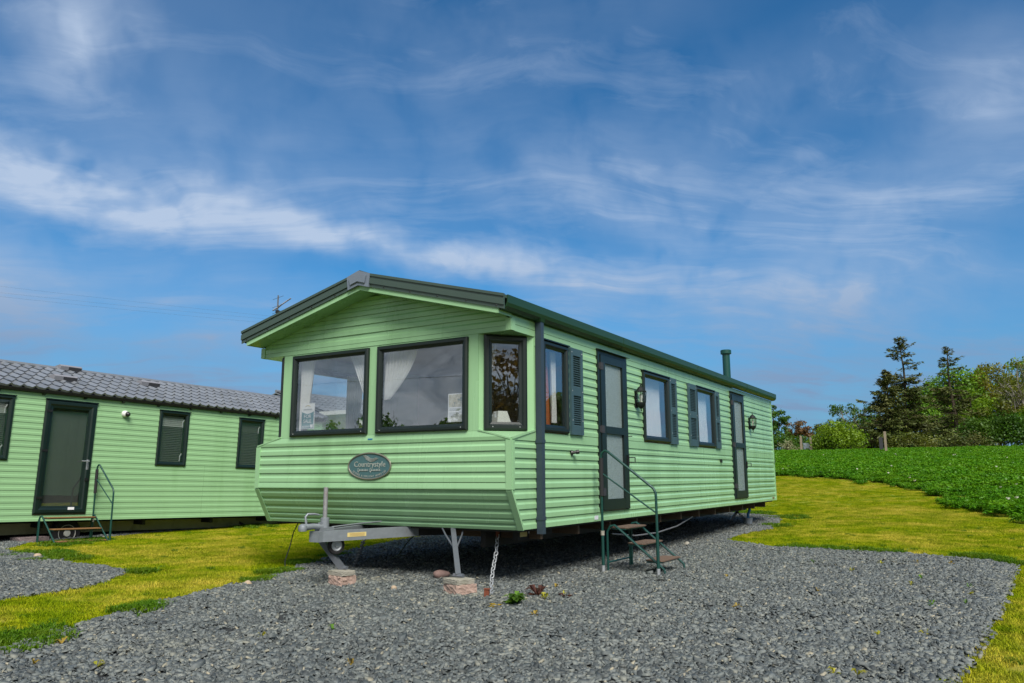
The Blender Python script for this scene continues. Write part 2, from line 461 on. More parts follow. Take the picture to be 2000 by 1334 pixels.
class MB:
    def __init__(s): s.v = []; s.f = []
    def add(s, vs, fs):
        n = len(s.v)
        s.v += [tuple(x) for x in vs]
        s.f += [tuple(i + n for i in q) for q in fs]
        return s
    def box(s, x0, x1, y0, y1, z0, z1):
        return s.add([(x0, y0, z0), (x1, y0, z0), (x1, y1, z0), (x0, y1, z0), (x0, y0, z1), (x1, y0, z1), (x1, y1, z1), (x0, y1, z1)],
                     [(0, 3, 2, 1), (4, 5, 6, 7), (0, 1, 5, 4), (1, 2, 6, 5), (2, 3, 7, 6), (3, 0, 4, 7)])
    def fbox(s, fr, a0, a1, u0, u1, o0, o1):
        vs = [fr.p(a, u, o) for o in (o0, o1) for a, u in ((a0, u0), (a1, u0), (a1, u1), (a0, u1))]
        return s.add(vs, [(0, 3, 2, 1), (4, 5, 6, 7), (0, 1, 5, 4), (1, 2, 6, 5), (2, 3, 7, 6), (3, 0, 4, 7)])
    def bar(s, p, q, wd, ht, up=(0, 0, 1)):
        p, q = Vector(p), Vector(q)
        d = (q - p).normalized()
        a = d.cross(Vector(up))
        if a.length < 1e-4: a = Vector((1, 0, 0))
        a.normalize(); b = a.cross(d).normalized()
        vs = [e + a * sx * wd / 2 + b * sy * ht / 2 for e in (p, q) for sx, sy in ((-1, -1), (1, -1), (1, 1), (-1, 1))]
        return s.add(vs, [(0, 1, 2, 3), (7, 6, 5, 4), (0, 4, 5, 1), (1, 5, 6, 2), (2, 6, 7, 3), (3, 7, 4, 0)])
    def tube(s, pts, rad, n=8, caps=True, closed=False):
        pts = [Vector(p) for p in pts]
        rr = rad if hasattr(rad, '__len__') else [rad] * len(pts)
        vs = []; prev = None
        for i, p in enumerate(pts):
            if closed: d = pts[(i + 1) % len(pts)] - pts[i - 1]
            else: d = pts[min(i + 1, len(pts) - 1)] - pts[max(i - 1, 0)]
            d.normalize()
            if prev is None:
                a = d.cross(Vector((0, 0, 1)))
                if a.length < .05: a = d.cross(Vector((1, 0, 0)))
            else: a = prev - d * prev.dot(d)
            a.normalize(); prev = a; b = d.cross(a)
            vs += [p + (a * math.cos(2 * math.pi * k / n) + b * math.sin(2 * math.pi * k / n)) * rr[i] for k in range(n)]
        fs = []
        L = len(pts)
        for i in range(L if closed else L - 1):
            j = (i + 1) % L
            for k in range(n):
                k2 = (k + 1) % n
                fs.append((i * n + k, i * n + k2, j * n + k2, j * n + k))
        if caps and not closed:
            fs.append(tuple(range(n - 1, -1, -1)))
            fs.append(tuple((L - 1) * n + k for k in range(n)))
        return s.add(vs, fs)
    def lathe(s, c, prof, n=16, axis=None):
        """prof (radius, height) about vertical (or axis) through c"""
        c = Vector(c)
        ax = Vector(axis or (0, 0, 1)).normalized()
        a = ax.cross(Vector((0, 1, 0)) if abs(ax.y) < .9 else Vector((1, 0, 0))).normalized()
        b = ax.cross(a)
        vs = [c + ax * h + (a * math.cos(2 * math.pi * k / n) + b * math.sin(2 * math.pi * k / n)) * r for r, h in prof for k in range(n)]
        fs = []
        for i in range(len(prof) - 1):
            for k in range(n):
                k2 = (k + 1) % n
                fs.append((i * n + k, i * n + k2, (i + 1) * n + k2, (i + 1) * n + k))
        fs.append(tuple(range(n - 1, -1, -1)))
        fs.append(tuple((len(prof) - 1) * n + k for k in range(n)))
        return s.add(vs, fs)
    def prism(s, pts, d):
        """polygon extruded by vector d"""
        n = len(pts)
        d = Vector(d)
        vs = [Vector(p) for p in pts] + [Vector(p) + d for p in pts]
        fs = [tuple(range(n - 1, -1, -1)), tuple(range(n, 2 * n))]
        fs += [(i, (i + 1) % n, (i + 1) % n + n, i + n) for i in range(n)]
        return s.add(vs, fs)
    def mesh(s, name, mat, smooth=False):
        me = bpy.data.meshes.new(name)
        me.from_pydata(s.v, [], s.f)
        if smooth:
            me.polygons.foreach_set('use_smooth', [True] * len(me.polygons))
            try: me.set_sharp_from_angle(angle=R(40))
            except Exception: pass
        me.materials.append(MAT[mat])
        bm = bmesh.new(); bm.from_mesh(me)
        bmesh.ops.recalc_face_normals(bm, faces=bm.faces)
        bm.to_mesh(me); bm.free()
        me.update()
        return me
    def build(s, name, mat, parent=None, smooth=False):
        return link(name, s.mesh(name, mat, smooth), parent)


def link(name, data, parent=None):
    o = bpy.data.objects.new(name, data)
    col.objects.link(o)
    if parent is not None: o.parent = parent
    return o


def tag(o, label=None, cat=None, group=None, kind=None):
    if label: o['label'] = label
    if cat: o['category'] = cat
    if group: o['group'] = group
    if kind: o['kind'] = kind
    return o


def thing(name, label, cat, group=None, loc=(0, 0, 0)):
    o = bpy.data.objects.new(name, None)
    o.empty_display_size = .1
    col.objects.link(o)
    o.location = loc
    return tag(o, label, cat, group)


def np_mesh(name, V, Fq, mat, tone=None, smooth=False):
    """numpy quads/tris (constant size) -> mesh, tone per vertex"""
    me = bpy.data.meshes.new(name)
    V = np.asarray(V, np.float32); Fq = np.asarray(Fq, np.int32)
    k = Fq.shape[1]
    me.vertices.add(len(V)); me.vertices.foreach_set('co', V.ravel())
    me.loops.add(Fq.size); me.loops.foreach_set('vertex_index', Fq.ravel())
    me.polygons.add(len(Fq)); me.polygons.foreach_set('loop_start', np.arange(len(Fq), dtype=np.int32) * k)
    if smooth: me.polygons.foreach_set('use_smooth', np.ones(len(Fq), bool))
    if tone is not None:
        at = me.attributes.new('tone', 'FLOAT', 'POINT')
        at.data.foreach_set('value', np.asarray(tone, np.float32))
    me.materials.append(MAT[mat])
    me.update(calc_edges=True)
    me.validate()
    return me


# ------------------------------------------------------------------ terrain
def gz(y):
    y = np.asarray(y, float)
    s = .065
    return np.where(y < 4, 0, np.where(y < 17, s * (np.maximum(y, 4) - 4) ** 2 / 26, np.where(y < 50, s * 6.5 + .060 * (y - 17),
                    np.where(y < 62, s * 6.5 + .060 * 33 + .060 * (y - 50) - .060 * (y - 50) ** 2 / 24, s * 6.5 + .06 * 33 + .36))))


def G(y): return float(gz(y))


MAIN_PAD = [(3.6, -9.5), (3.0, -6.2), (2.07, -3.76), (1.8, -3.26), (1.23, -2.11), (.97, -.9), (.44, .13), (.04, 1.02), (-.56, 2.23), (-1.23, 4.48), (-1.55, 5.98), (-1.5, 9), (-.9, 12.2), (1.6, 12.9),
            (3.4, 12.0), (3.68, 10.61), (3.85, 9.1), (3.62, 7.8), (3.66, 6.69), (4.61, 5.87), (5.49, 5.78), (6.54, 5.73), (7.28, 5.40), (7.74, 4.93), (7.60, 2.32), (7.49, .63), (7.42, -.52), (7.30, -1.6), (7.25, -3), (8.6, -5.2), (9.4, -9.5)]
SIDE_PAD = [(-9.9, -6), (-9.9, 7.4), (-6.9, 7.2), (-6.75, 3.2), (-6.5, 2.1), (-6.6, .9), (-5.36, -.21), (-4.29, -.31), (-3.32, -.61), (-1.75, -.74), (-1.09, -.87), (-.51, -1.53), (-.26, -1.94), (-.16, -2.69), (.2, -4.4), (.8, -6), (-2, -8)]
FIELD = [(-60, 28.5), (-10, 28.2), (-.19, 27.7), (.88, 27.0), (2.73, 25.1), (4.37, 22.8), (5.82, 19.3), (6.56, 16.8), (7.16, 14.3), (7.63, 12.6), (8.05, 11.1), (8.6, 9.2), (10, 6), (13, 2), (60, -10), (60, 63), (-60, 63)]


def inside(poly, X, Y):
    X = np.asarray(X, float); Y = np.asarray(Y, float)
    r = np.zeros(X.shape, bool)
    n = len(poly)
    for i in range(n):
        x0, y0 = poly[i]; x1, y1 = poly[(i + 1) % n]
        c = (y0 > Y) != (y1 > Y)
        with np.errstate(divide='ignore', invalid='ignore'):
            r ^= c & (X < (x1 - x0) * (Y - y0) / ((y1 - y0) if y1 != y0 else 1e-9) + x0)
    return r


def edge_dist(poly, X, Y):
    X = np.asarray(X, float); Y = np.asarray(Y, float)
    d = np.full(X.shape, 1e9)
    n = len(poly)
    for i in range(n):
        a = np.array(poly[i]); b = np.array(poly[(i + 1) % n]); ab = b - a
        t = np.clip(((X - a[0]) * ab[0] + (Y - a[1]) * ab[1]) / (ab @ ab), 0, 1)
        d = np.minimum(d, np.hypot(X - a[0] - t * ab[0], Y - a[1] - t * ab[1]))
    return d


def in_view(X, Y, Z, margin=1.3):
    """roughly what the camera and a camera a step to the side can see"""
    dx, dy, dz = X - CAM.x, Y - CAM.y, Z - CAM.z
    zf = dx * Fw.x + dy * Fw.y + dz * Fw.z
    xr = dx * R2.x + dy * R2.y
    yu = dx * U2.x + dy * U2.y + dz * U2.z
    k = 1510.7
    return (zf > .5) & (np.abs(xr) * k < 1000 * margin * zf + 500) & (-yu * k < 667 * margin * zf + 300)


def sheet(name, poly, step, dz, mat, kind='structure', inset=0.):
    xs = [p[0] for p in poly]; ys = [p[1] for p in poly]
    gx = np.arange(min(xs) - step, max(xs) + step, step); gy = np.arange(min(ys) - step, max(ys) + step, step)
    X, Y = np.meshgrid(gx, gy)
    cx, cy = X[:-1, :-1] + step / 2, Y[:-1, :-1] + step / 2
    ins = inside(poly, cx, cy) & (edge_dist(poly, cx, cy) > inset)
    idx = np.arange(X.size).reshape(X.shape)
    F = np.stack([idx[:-1, :-1][ins], idx[:-1, 1:][ins], idx[1:, 1:][ins], idx[1:, :-1][ins]], 1)
    used, inv = np.unique(F, return_inverse=True)
    V = np.stack([X.ravel(), Y.ravel(), gz(Y.ravel()) + dz], 1)[used]
    o = link(name, np_mesh(name, V, inv.reshape(F.shape), mat))
    return tag(o, kind=kind)


ys = np.concatenate([np.arange(-120, -10, 10), np.arange(-10, 70, 1.0), np.arange(70, 120, 10), np.arange(120, 900, 60)])
xs = np.concatenate([np.arange(-800, -100, 50), np.arange(-100, 100, 10), np.arange(100, 801, 50)])
X, Y = np.meshgrid(xs, ys)
idx = np.arange(X.size).reshape(X.shape)
Fq = np.stack([idx[:-1, :-1].ravel(), idx[:-1, 1:].ravel(), idx[1:, 1:].ravel(), idx[1:, :-1].ravel()], 1)
ground = link('ground', np_mesh('ground', np.stack([X.ravel(), Y.ravel(), gz(Y.ravel())], 1), Fq, 'lawn'))
tag(ground, 'mown yellow-green lawn spreading between the caravans and the field', 'lawn', kind='structure')
pad = sheet('gravel_pad', MAIN_PAD, .12, .012, 'gravelbase')
tag(pad, 'grey slate gravel pad below the large green caravan', 'gravel pad')
pad2 = sheet('gravel_pad', SIDE_PAD, .12, .012, 'gravelbase')
tag(pad2, 'grey slate gravel pad in front of the tiled-roof caravan', 'gravel pad')
fld = sheet('field', FIELD, .5, .02, 'soil', inset=.75)
tag(fld, 'green crop field rising towards the trees', 'field')

# ------------------------------------------------------------------ main caravan
W = 3.6
ZB, ZC, ZP, ZS, ZWB, ZWT, ZG = .58, .972, 1.4545, 1.552, 1.563, 2.524, 2.545
UND, LEN, YCH, XCH = .223, 10.9, .455, 3.215
van = thing('static_caravan', 'light green static caravan with dark gabled roof, raised on jacks over slate gravel', 'caravan')
SIDE = Fr((W, 0, 0), (0, 1, 0), (0, 0, 1), (1, 0, 0))
FRONT = Fr((0, 0, 0), (1, 0, 0), (0, 0, 1), (0, -1, 0))
LFT = Fr((0, 0, 0), (0, 1, 0), (0, 0, 1), (-1, 0, 0))
CH = Fr((XCH, 0, 0), (W - XCH, YCH, 0), (0, 0, 1), (YCH, -(W - XCH), 0))
CHL = Fr((W - XCH, 0, 0), (-(W - XCH), YCH, 0), (0, 0, 1), (-YCH, -(W - XCH), 0))
CLEN = math.hypot(W - XCH, YCH)
SLOPE = .256


def zs(x): return 3.14 - SLOPE * abs(x - 1.8)


def rib(h): return [(0, -.012), (0, .013), (.44 * h, .013), (.47 * h, .0115), (.61 * h, .002), (.64 * h, .0012), (.968 * h, .001), (.970 * h, -.005), (h, -.005)]
def flat(h): return [(0, -.012), (0, .010), (.955 * h, .010), (.96 * h, -.008), (h, -.008)]


def board(fr, a0, a1, u0, prof, mat, parent, name='cladding_board', back=-.024):
    """one horizontal cladding board; ends may follow a sloping edge (functions of height)"""
    fa0 = a0 if callable(a0) else (lambda u: a0)
    fa1 = a1 if callable(a1) else (lambda u: a1)
    pts = list(prof) + [(prof[-1][0], back), (0, back)]
    n = len(pts)
    vs = [fr.p(fa0(u0 + u), u0 + u, o) for u, o in pts] + [fr.p(fa1(u0 + u), u0 + u, o) for u, o in pts]
    fs = [(i, (i + 1) % n, (i + 1) % n + n, i + n) for i in range(n)] + [tuple(range(n - 1, -1, -1)), tuple(range(n, 2 * n))]
    return MB().add(vs, fs).build(name, mat, parent)


def spans(a0, a1, holes):
    """pieces of [a0,a1] left by holes"""
    out = []; cur = a0
    for h0, h1 in sorted(holes):
        if h1 <= cur or h0 >= a1: continue
        if h0 > cur + .004: out.append((cur, h0))
        cur = max(cur, h1)
    if a1 > cur + .004: out.append((cur, a1))
    return out


def wall_cells(fr, a0, a1, u0, u1, holes, o0, o1):
    mb = MB()
    us = sorted({u0, u1, *[min(max(h, u0), u1) for q in holes for h in q[2:]]})
    for b0, b1 in zip(us[:-1], us[1:]):
        mid = (b0 + b1) / 2
        for s0, s1 in spans(a0, a1, [(q[0], q[1]) for q in holes if q[2] < mid < q[3]]):
            mb.fbox(fr, s0, s1, b0, b1, o0, o1)
    return mb


# openings on the long side (y0, y1, z0, z1)
WIN1 = (.60, 1.195, ZWB, 2.535); DOOR1 = (1.98, 2.86, .693, 2.613)
WIN2 = (3.43, 4.44, ZWB + .005, 2.525); WIN3 = (5.70, 6.67, ZWB + .005, 2.53); DOOR2 = (7.69, 8.59, .693, 2.613)
OPEN = [WIN1, DOOR1, WIN2, WIN3, DOOR2]


def fedge(u):       # front edge of the side wall (the prow tucks in below the crest)
    return .012 + (UND * (ZC - u) / (ZC - ZB) if u < ZC else 0)


def hcut(u0, u1): return [(o[0] + .004, o[1] - .004) for o in OPEN if o[2] < (u0 + u1) / 2 < o[3]]


# lower courses
u = ZB
for k in range(9):
    h = .1 if k < 8 else ZP - ZB - .8
    for s0, s1 in spans(0, LEN, hcut(u, u + h)):
        board(SIDE, fedge if s0 == 0 else s0, s1, u, rib(h) if k < 8 else rib(h), 'siding', van)
    u += h
# plain belt under the windows
for s0, s1 in spans(0, LEN, hcut(ZP, ZS)):
    f0 = (lambda z: .012 + max(0, (z - ZP) / (ZS - ZP)) * (YCH - .012)) if s0 == 0 else s0
    board(SIDE, f0, s1, ZP, flat(ZS - ZP), 'siding', van)
# courses between the windows
hh = (ZG - ZS) / 10
for k in range(10):
    u = ZS + hh * k
    for s0, s1 in spans(YCH, LEN, hcut(u, u + hh)):
        if s1 < 1.5 and s0 < 1.0: pf = flat(hh) if k == 9 else [(0, .006), (hh, .006)]
        else: pf = rib(hh)
        board(SIDE, s0, s1, u, pf, 'siding', van)
for s0, s1 in spans(.012, LEN, [(DOOR1[0], DOOR1[1]), (DOOR2[0], DOOR2[1])]):
    board(SIDE, s0, s1, ZG, flat(.068), 'siding', van)
board(SIDE, .012, LEN, ZG + .070, flat(.085), 'siding', van, name='frieze_board')

# prow: upright courses of the front apron, then the tucked-in courses
h = .103
nup = 4
u = ZC + (ZP - ZC - nup * h)
board(FRONT, .012, W - .012, ZC, [(0, -.012), (0, .016), (.012, .018), (u - ZC - .008, .012), (u - ZC - .006, -.012), (u - ZC, -.012)], 'siding', van)
for k in range(nup):
    board(FRONT, .012, W - .012, u + k * h, rib(h), 'siding', van)
a0f = lambda z: .012 + max(0, min(1, (z - ZP) / (ZS - ZP))) * (W - XCH - .012)
a1f = lambda z: W - a0f(z)
board(FRONT, a0f, a1f, ZP, [(0, -.012), (0, .010), (.035, .016), (ZS - ZP, .002)], 'siding', van)
UL = math.hypot(UND, ZC - ZB)
TUCK = Fr((0, UND, ZB), (1, 0, 0), (0, -UND, ZC - ZB), (0, -(ZC - ZB), -UND))
ut = .0
for k, hq in enumerate((.075, .062, .103, .103, .103)):
    hq = min(hq, UL - ut - .004)
    board(TUCK, .012, W - .012, ut, rib(hq), 'siding', van)
    ut += hq
# gable courses
u = ZG
k = 0
while u < 3.10:
    hq = .105
    hl = lambda z: max(1.8 - (3.14 - z) / SLOPE, .012) if z < 3.139 else 1.8
    hr = lambda z: 3.6 - hl(z)
    pr = flat(.05) if k == 0 else rib(hq)
    if k == 0: hq = .05
    pr = [(min(s_, 3.135 - u), o_) for s_, o_ in pr]
    board(FRONT, hl, hr, u, pr, 'siding', van, name='gable_board')
    u += hq; k += 1
# corner trims, ledges, posts of the bay
mb = MB()
for x0, x1, sg in ((W - .052, W + .016, 1), (-.016, .052, -1)):
    for f_, uu0, uu1 in ((FRONT, ZC, ZP - .004),):
        mb = MB().fbox(f_, x0, x1, uu0, uu1, -.006, .019)
        xo = W if sg > 0 else 0
        sf = SIDE if sg > 0 else LFT
        mb.fbox(sf, .001, .040, uu0, uu1, -.006, .019)
        mb.build('corner_trim', 'siding', van)
    MB().fbox(TUCK, x0, x1, .001, UL - .004, -.006, .019).build('corner_trim', 'siding', van)
    for tri in (0,):
        xo = W if sg > 0 else 0
        xi = XCH if sg > 0 else W - XCH
        q = [(xi, -.006, ZS + .004), (xo + .012 * sg, -.012, ZP + .004), (xo + .006 * sg, YCH, ZS + .004)]
        MB().prism(q, (0, 0, -.022)).build('corner_ledge', 'siding', van)
        MB().bar((xo + .006 * sg, .0, ZP + .012), (xo + .004 * sg, YCH, ZS + .012), .03, .018).build('ledge_trim', 'siding', van)
        MB().bar((xi, -.004, ZS + .010), (xo, -.012, ZP + .010), .016, .014).build('ledge_trim', 'siding', van)
        MB().prism([(xi, -.002, ZG - .002), (xo, -.010, ZG - .002), (xo, YCH + .005, ZG - .002)], (0, 0, .02)).build('soffit_panel', 'siding', van)
        q2 = SIDE if sg > 0 else LFT
        MB().fbox(q2, .0, .06, ZG, zs(3.6) - .004, -.006, .018).build('corner_trim', 'siding', van)
        MB().fbox(FRONT, W - .05 if sg > 0 else -.016, W + .016 if sg > 0 else .05, ZG, zs(3.6) - .012, -.006, .021).build('corner_trim', 'siding', van)
FW = [(.553, 1.749), (1.876, 3.093)]
for a, b_ in ((W - XCH, .553), (1.749, 1.876), (3.093, XCH)):
    MB().fbox(FRONT, a + .001, b_ - .001, ZS, ZG, -.05, .004).build('bay_post', 'siding', van)
for fr_ in (CH, CHL):
    for a, b_ in ((0.001, .053), (.515, CLEN - .001)):
        MB().fbox(fr_, a, b_, ZS, ZG, -.05, .002).build('bay_post', 'siding', van)
MB().fbox(FRONT, .553, 3.093, ZWT, ZG, -.05, .003).build('bay_rail', 'siding', van)
MB().fbox(FRONT, .553, 3.093, ZS, ZWB, -.05, .003).build('bay_rail', 'siding', van)


def ring(fr, a0, a1, u0, u1, fw, mat, parent, name='window', out=.03):
    """mitred plastic frame with a rounded outer and a sloping inner face"""
    L = [(0, -.02), (0, out), (fw * .22, out + .012), (fw * .55, out + .012), (fw * .72, out - .004), (fw, out - .012), (fw, -.03)]
    vs = []
    for ins, o in L:
        vs += [fr.p(a0 + ins, u0 + ins, o), fr.p(a1 - ins, u0 + ins, o), fr.p(a1 - ins, u1 - ins, o), fr.p(a0 + ins, u1 - ins, o)]
    fs = []
    for i in range(len(L) - 1):
        for k in range(4):
            k2 = (k + 1) % 4
            fs.append((i * 4 + k, i * 4 + k2, (i + 1) * 4 + k2, (i + 1) * 4 + k))
    return MB().add(vs, fs).build(name, mat, parent)


def pane(fr, a0, a1, u0, u1, mat, parent, o=.0):
    return MB().fbox(fr, a0, a1, u0, u1, o - .004, o).build('pane', mat, parent)


def screws(fr, pts, parent, mat='zinc', r=.007, o=.04):
    for a, u in pts:
        MB().lathe(fr.p(a, u, o - .002), [(r, 0), (r, .003), (r * .5, .006)], 8, axis=fr.N).build('screw', mat, parent)


def window(fr, a0, a1, u0, u1, fw=.078, mat='frame', gl='glass', parent=None, drip=True):
    wo = ring(fr, a0, a1, u0, u1, fw, mat, parent)
    pane(fr, a0 + fw - .002, a1 - fw + .002, u0 + fw - .002, u1 - fw + .002, gl, wo, .006)
    if drip:
        MB().fbox(fr, a0 - .012, a1 + .012, u1 + .001, u1 + .014, -.01, .052).build('drip_strip', mat, wo)
    return wo


for a0, a1 in FW:
    wo = window(FRONT, a0, a1, ZWB, ZWT, .068, parent=van, drip=False)
    screws(FRONT, [(a0 + .07, ZWB + .03), (a1 - .07, ZWB + .03)], wo)
for fr_ in (CH, CHL):
    wo = window(fr_, .053, .515, ZWB - .004, ZWT + .012, .084, parent=van, drip=False)
    screws(fr_, [(.14, ZWB + .03), (.43, ZWB + .03)], wo)
for q in (WIN1, WIN2, WIN3):
    window(SIDE, q[0], q[1], q[2], q[3], .075, parent=van)
LW = (.62, 2.02, ZWB, 2.52)
window(LFT, *LW, .075, parent=van)


# doors
def hinge(fr, a, u, parent, mat='ventdark'):
    MB().fbox(fr, a - .045, a + .030, u - .045, u + .045, .02, .048).fbox(fr, a - .075, a - .045, u - .035, u + .035, .02, .035).build('hinge', mat, parent)


def van_door(fr, q, gl='frosted'):
    a0, a1, u0, u1 = q
    d = MB()
    d.fbox(fr, a0, a0 + .05, u0, u1, -.03, .030).fbox(fr, a1 - .05, a1, u0, u1, -.03, .030)
    d.fbox(fr, a0 + .05, a1 - .05, u1 - .04, u1, -.03, .030)
    # leaf
    ga0, ga1 = a0 + .185, a1 - .165
    d.fbox(fr, a0 + .058, ga0, u0 + .004, u1 - .046, -.03, .040).fbox(fr, ga1, a1 - .056, u0 + .004, u1 - .046, -.03, .040)
    d.fbox(fr, ga0, ga1, u1 - .140, u1 - .046, -.03, .039).fbox(fr, ga0, ga1, u0 + .004, u0 + .132, -.03, .039)
    d.fbox(fr, ga0, ga1, 1.609, 1.697, -.03, .042)
    o = d.build('door', 'frame', van)
    pane(fr, ga0, ga1, 1.697, u1 - .140, gl, o, .012)
    pane(fr, ga0, ga1, u0 + .132, 1.609, gl, o, .012)
    for uu in (1.655, u1 - .19, u0 + .22): hinge(fr, a0 + .09, uu, o)
    MB().fbox(fr, a1 - .085, a1 - .045, 1.23, 1.36, .041, .055).tube([fr.p(a1 - .06, 1.27, .05), fr.p(a1 - .06, 1.27, .10), fr.p(a1 + .03, 1.27, .10), fr.p(a1 + .03, 1.33, .10), fr.p(a1 - .06, 1.33, .10), fr.p(a1 - .06, 1.33, .05)], .007, 6).build('handle', 'blackplastic', o)
    MB().prism([fr.p(a0 - .01, u1 + .001, -.01), fr.p(a0 - .01, u1 + .030, -.01), fr.p(a0 - .01, u1 + .006, .075), fr.p(a0 - .01, u1 + .001, .075)], fr.A * (a1 - a0 + .02)).build('drip_hood', 'frame', o)
    MB().tube([fr.p(a1 - .02, 1.60, .035), fr.p(a1 - .02, 1.60, .09)], .006, 6).build('door_stay', 'blackplastic', o)
    return o


van_door(SIDE, DOOR1)
van_door(SIDE, DOOR2)


# shutters
def shutter(fr, a0, a1, u0, u1):
    st = .055
    m1 = (u0 + u1) / 2
    rails = [(u0, u0 + .10), (m1 - .05, m1 + .05), (u1 - .085, u1)]
    d = MB()
    d.fbox(fr, a0, a0 + st, u0, u1, .012, .042).fbox(fr, a1 - st, a1, u0, u1, .012, .042)
    for r0, r1 in rails: d.fbox(fr, a0 + st, a1 - st, r0, r1, .012, .040)
    d.fbox(fr, a0 + st, a1 - st, u0 + .1, u1 - .085, .012, .016)
    o = d.build('shutter', 'shutter', van)
    me = None
    for s0, s1 in ((rails[0][1], rails[1][0]), (rails[1][1], rails[2][0])):
        n = 14
        p = (s1 - s0) / n
        for k in range(n):
            uu = s0 + p * (k + .5)
            if me is None:
                l = a1 - a0 - 2 * st
                me = MB().add([fr.A * 0 + fr.N * .034 + fr.U * -p * .46, fr.A * l + fr.N * .034 + fr.U * -p * .46, fr.A * l + fr.N * .017 + fr.U * p * .26, fr.N * .017 + fr.U * p * .26,
                               fr.N * .028 + fr.U * -p * .50, fr.A * l + fr.N * .028 + fr.U * -p * .50], [(0, 1, 2, 3), (4, 5, 1, 0), (3, 2, 5, 4)]).mesh('slat', 'shutter')
            s_ = link('slat', me, o)
            s_.location = fr.p(a0 + st, uu, 0)
    screws(fr, [(a, uu) for a in (a0 + .025, a1 - .025) for uu in (u0 + .16, m1 + .0, u1 - .05)], o, o=.043)
    return o


for q in ((1.238, 1.540), (4.452, 4.745), (5.305, 5.690), (6.682, 6.945)):
    shutter(SIDE, q[0], q[1], 1.556, 2.540)


# lanterns
def lantern(fr, a, u0, u1):
    c = fr.p(a, u0, .085)
    H = u1 - u0
    d = MB()
    d.lathe(c, [(.004, .0), (.010, .012), (.006, .03), (.030, .05), (.052, .075), (.062, .10), (.064, .118)], 8)
    d.lathe(c + V3(0, 0, .255), [(.078, 0), (.080, .010), (.062, .028), (.042, .06), (.018, .078), (.008, .085), (.010, .095), (.003, .12)], 8)
    d.fbox(fr, a - .045, a + .045, u0 + .05, u0 + .28, .012, .024)
    d.fbox(fr, a - .012, a + .012, u0 + .06, u0 + .10, .02, .085)
    for k in range(8):
        an = 2 * math.pi * (k + .5) / 8
        p = c + V3(math.cos(an) * .062, math.sin(an) * .062, .115)
        d.tube([p, p + V3(math.cos(an) * .010, math.sin(an) * .010, .145)], .0045, 5)
    o = d.build('wall_lantern', 'lantern', van)
    MB().lathe(c + V3(0, 0, .118), [(.056, 0), (.064, .136)], 8).build('lantern_glass', 'lampglass', o)
    MB().lathe(c + V3(0, 0, .118), [(.016, 0), (.016, .045), (.022, .06), (.024, .09), (.012, .115)], 10).build('bulb', 'whiteplastic', o, True)
    return o


lantern(SIDE, 3.19, 1.945, 2.322)
lantern(SIDE, 8.97, 1.940, 2.318)
# small fittings on the long side
MB().lathe(SIDE.p(1.255, 1.352, .012), [(.030, 0), (.030, .018), (.018, .022), (.016, .06), (.024, .062), (.024, .095), (.012, .10)], 10, axis=(1, .9, .2)).build('water_inlet', 'blackplastic', van, True)
MB().fbox(SIDE, 6.91, 6.96, 1.32, 1.38, .012, .04).fbox(SIDE, 6.96, 6.985, 1.335, 1.365, .012, .03).build('socket_box', 'blackplastic', van)
MB().fbox(SIDE, 1.83, 1.925, .60, .645, .012, .0165).build('data_sticker', 'paper', van)
MB().tube([SIDE.p(10.84, 1.34, .012), SIDE.p(10.82, 1.38, .05), SIDE.p(10.84, 1.44, .05), SIDE.p(10.86, 1.45, .012)], .005, 6).build('door_hook', 'blackplastic', van)
MB().fbox(SIDE, 10.55, 10.66, .625, .645, .012, .03).build('marker_lamp', 'rust', van)

# walls behind the boards, interior
wall_cells(SIDE, .27, LEN, ZB, zs(3.6), OPEN + [(-.1, YCH + .02, ZP - .03, ZG)], -.05, -.030).build('wall_lining', 'interior', van)
wall_cells(LFT, .05, LEN, ZB, zs(3.6), [LW, (-.1, YCH, ZP, ZG), (-.1, .225, ZB - 1, .66), (-.1, .175, .66, .75), (-.1, .125, .75, .85), (-.1, .07, .85, ZC)], -.05, .004).build('wall', 'siding', van)
MB().fbox(FRONT, .06, W - .06, ZC, ZP - .03, -.05, -.030).fbox(FRONT, .42, W - .42, ZP - .03, ZS - .004, -.05, -.030).fbox(TUCK, .06, W - .06, 0, UL, -.05, -.030).build('wall_lining', 'interior', van)
MB().prism([(.03, .035, ZG), (W - .03, .035, ZG), (W - .03, .035, zs(3.6) - .01), (1.8, .035, 3.12), (.03, .035, zs(3.6) - .01)], (0, .02, 0)).build('wall_lining', 'interior', van)
MB().prism([(0, LEN, ZB), (W, LEN, ZB), (W, LEN, zs(W)), (1.8, LEN, 3.14), (0, LEN, zs(0))], (0, -.04, 0)).build('wall', 'siding', van)
MB().fbox(SIDE, LEN - .05, LEN + .012, ZB, zs(3.6), -.02, .018).build('corner_trim', 'siding', van)
MB().box(.06, W - .06, .26, LEN - .06, ZB - .03, ZB + .03).build('floor', 'chassis', van)
MB().box(.06, W - .06, 3.02, 3.08, ZB + .03, 2.62).build('partition', 'interior', van)
MB().box(.06, W - .06, 7.3, 7.36, ZB + .03, 2.62).build('partition', 'interior', van)
MB().box(.06, W - .06, .06, LEN - .06, 2.66, 2.68).build('ceiling_panel', 'interior', van)
MB().box(.40, W - .4, .10, .62, 1.02, 1.08).box(.40, W - .4, .10, .22, 1.08, 1.50).box(.075, .60, .62, 2.6, 1.02, 1.08).build('bench_seat', 'sofa', van)
MB().box(.46, W - .46, .055, .16, ZS - .03, ZS - .006).build('window_shelf', 'interior', van)

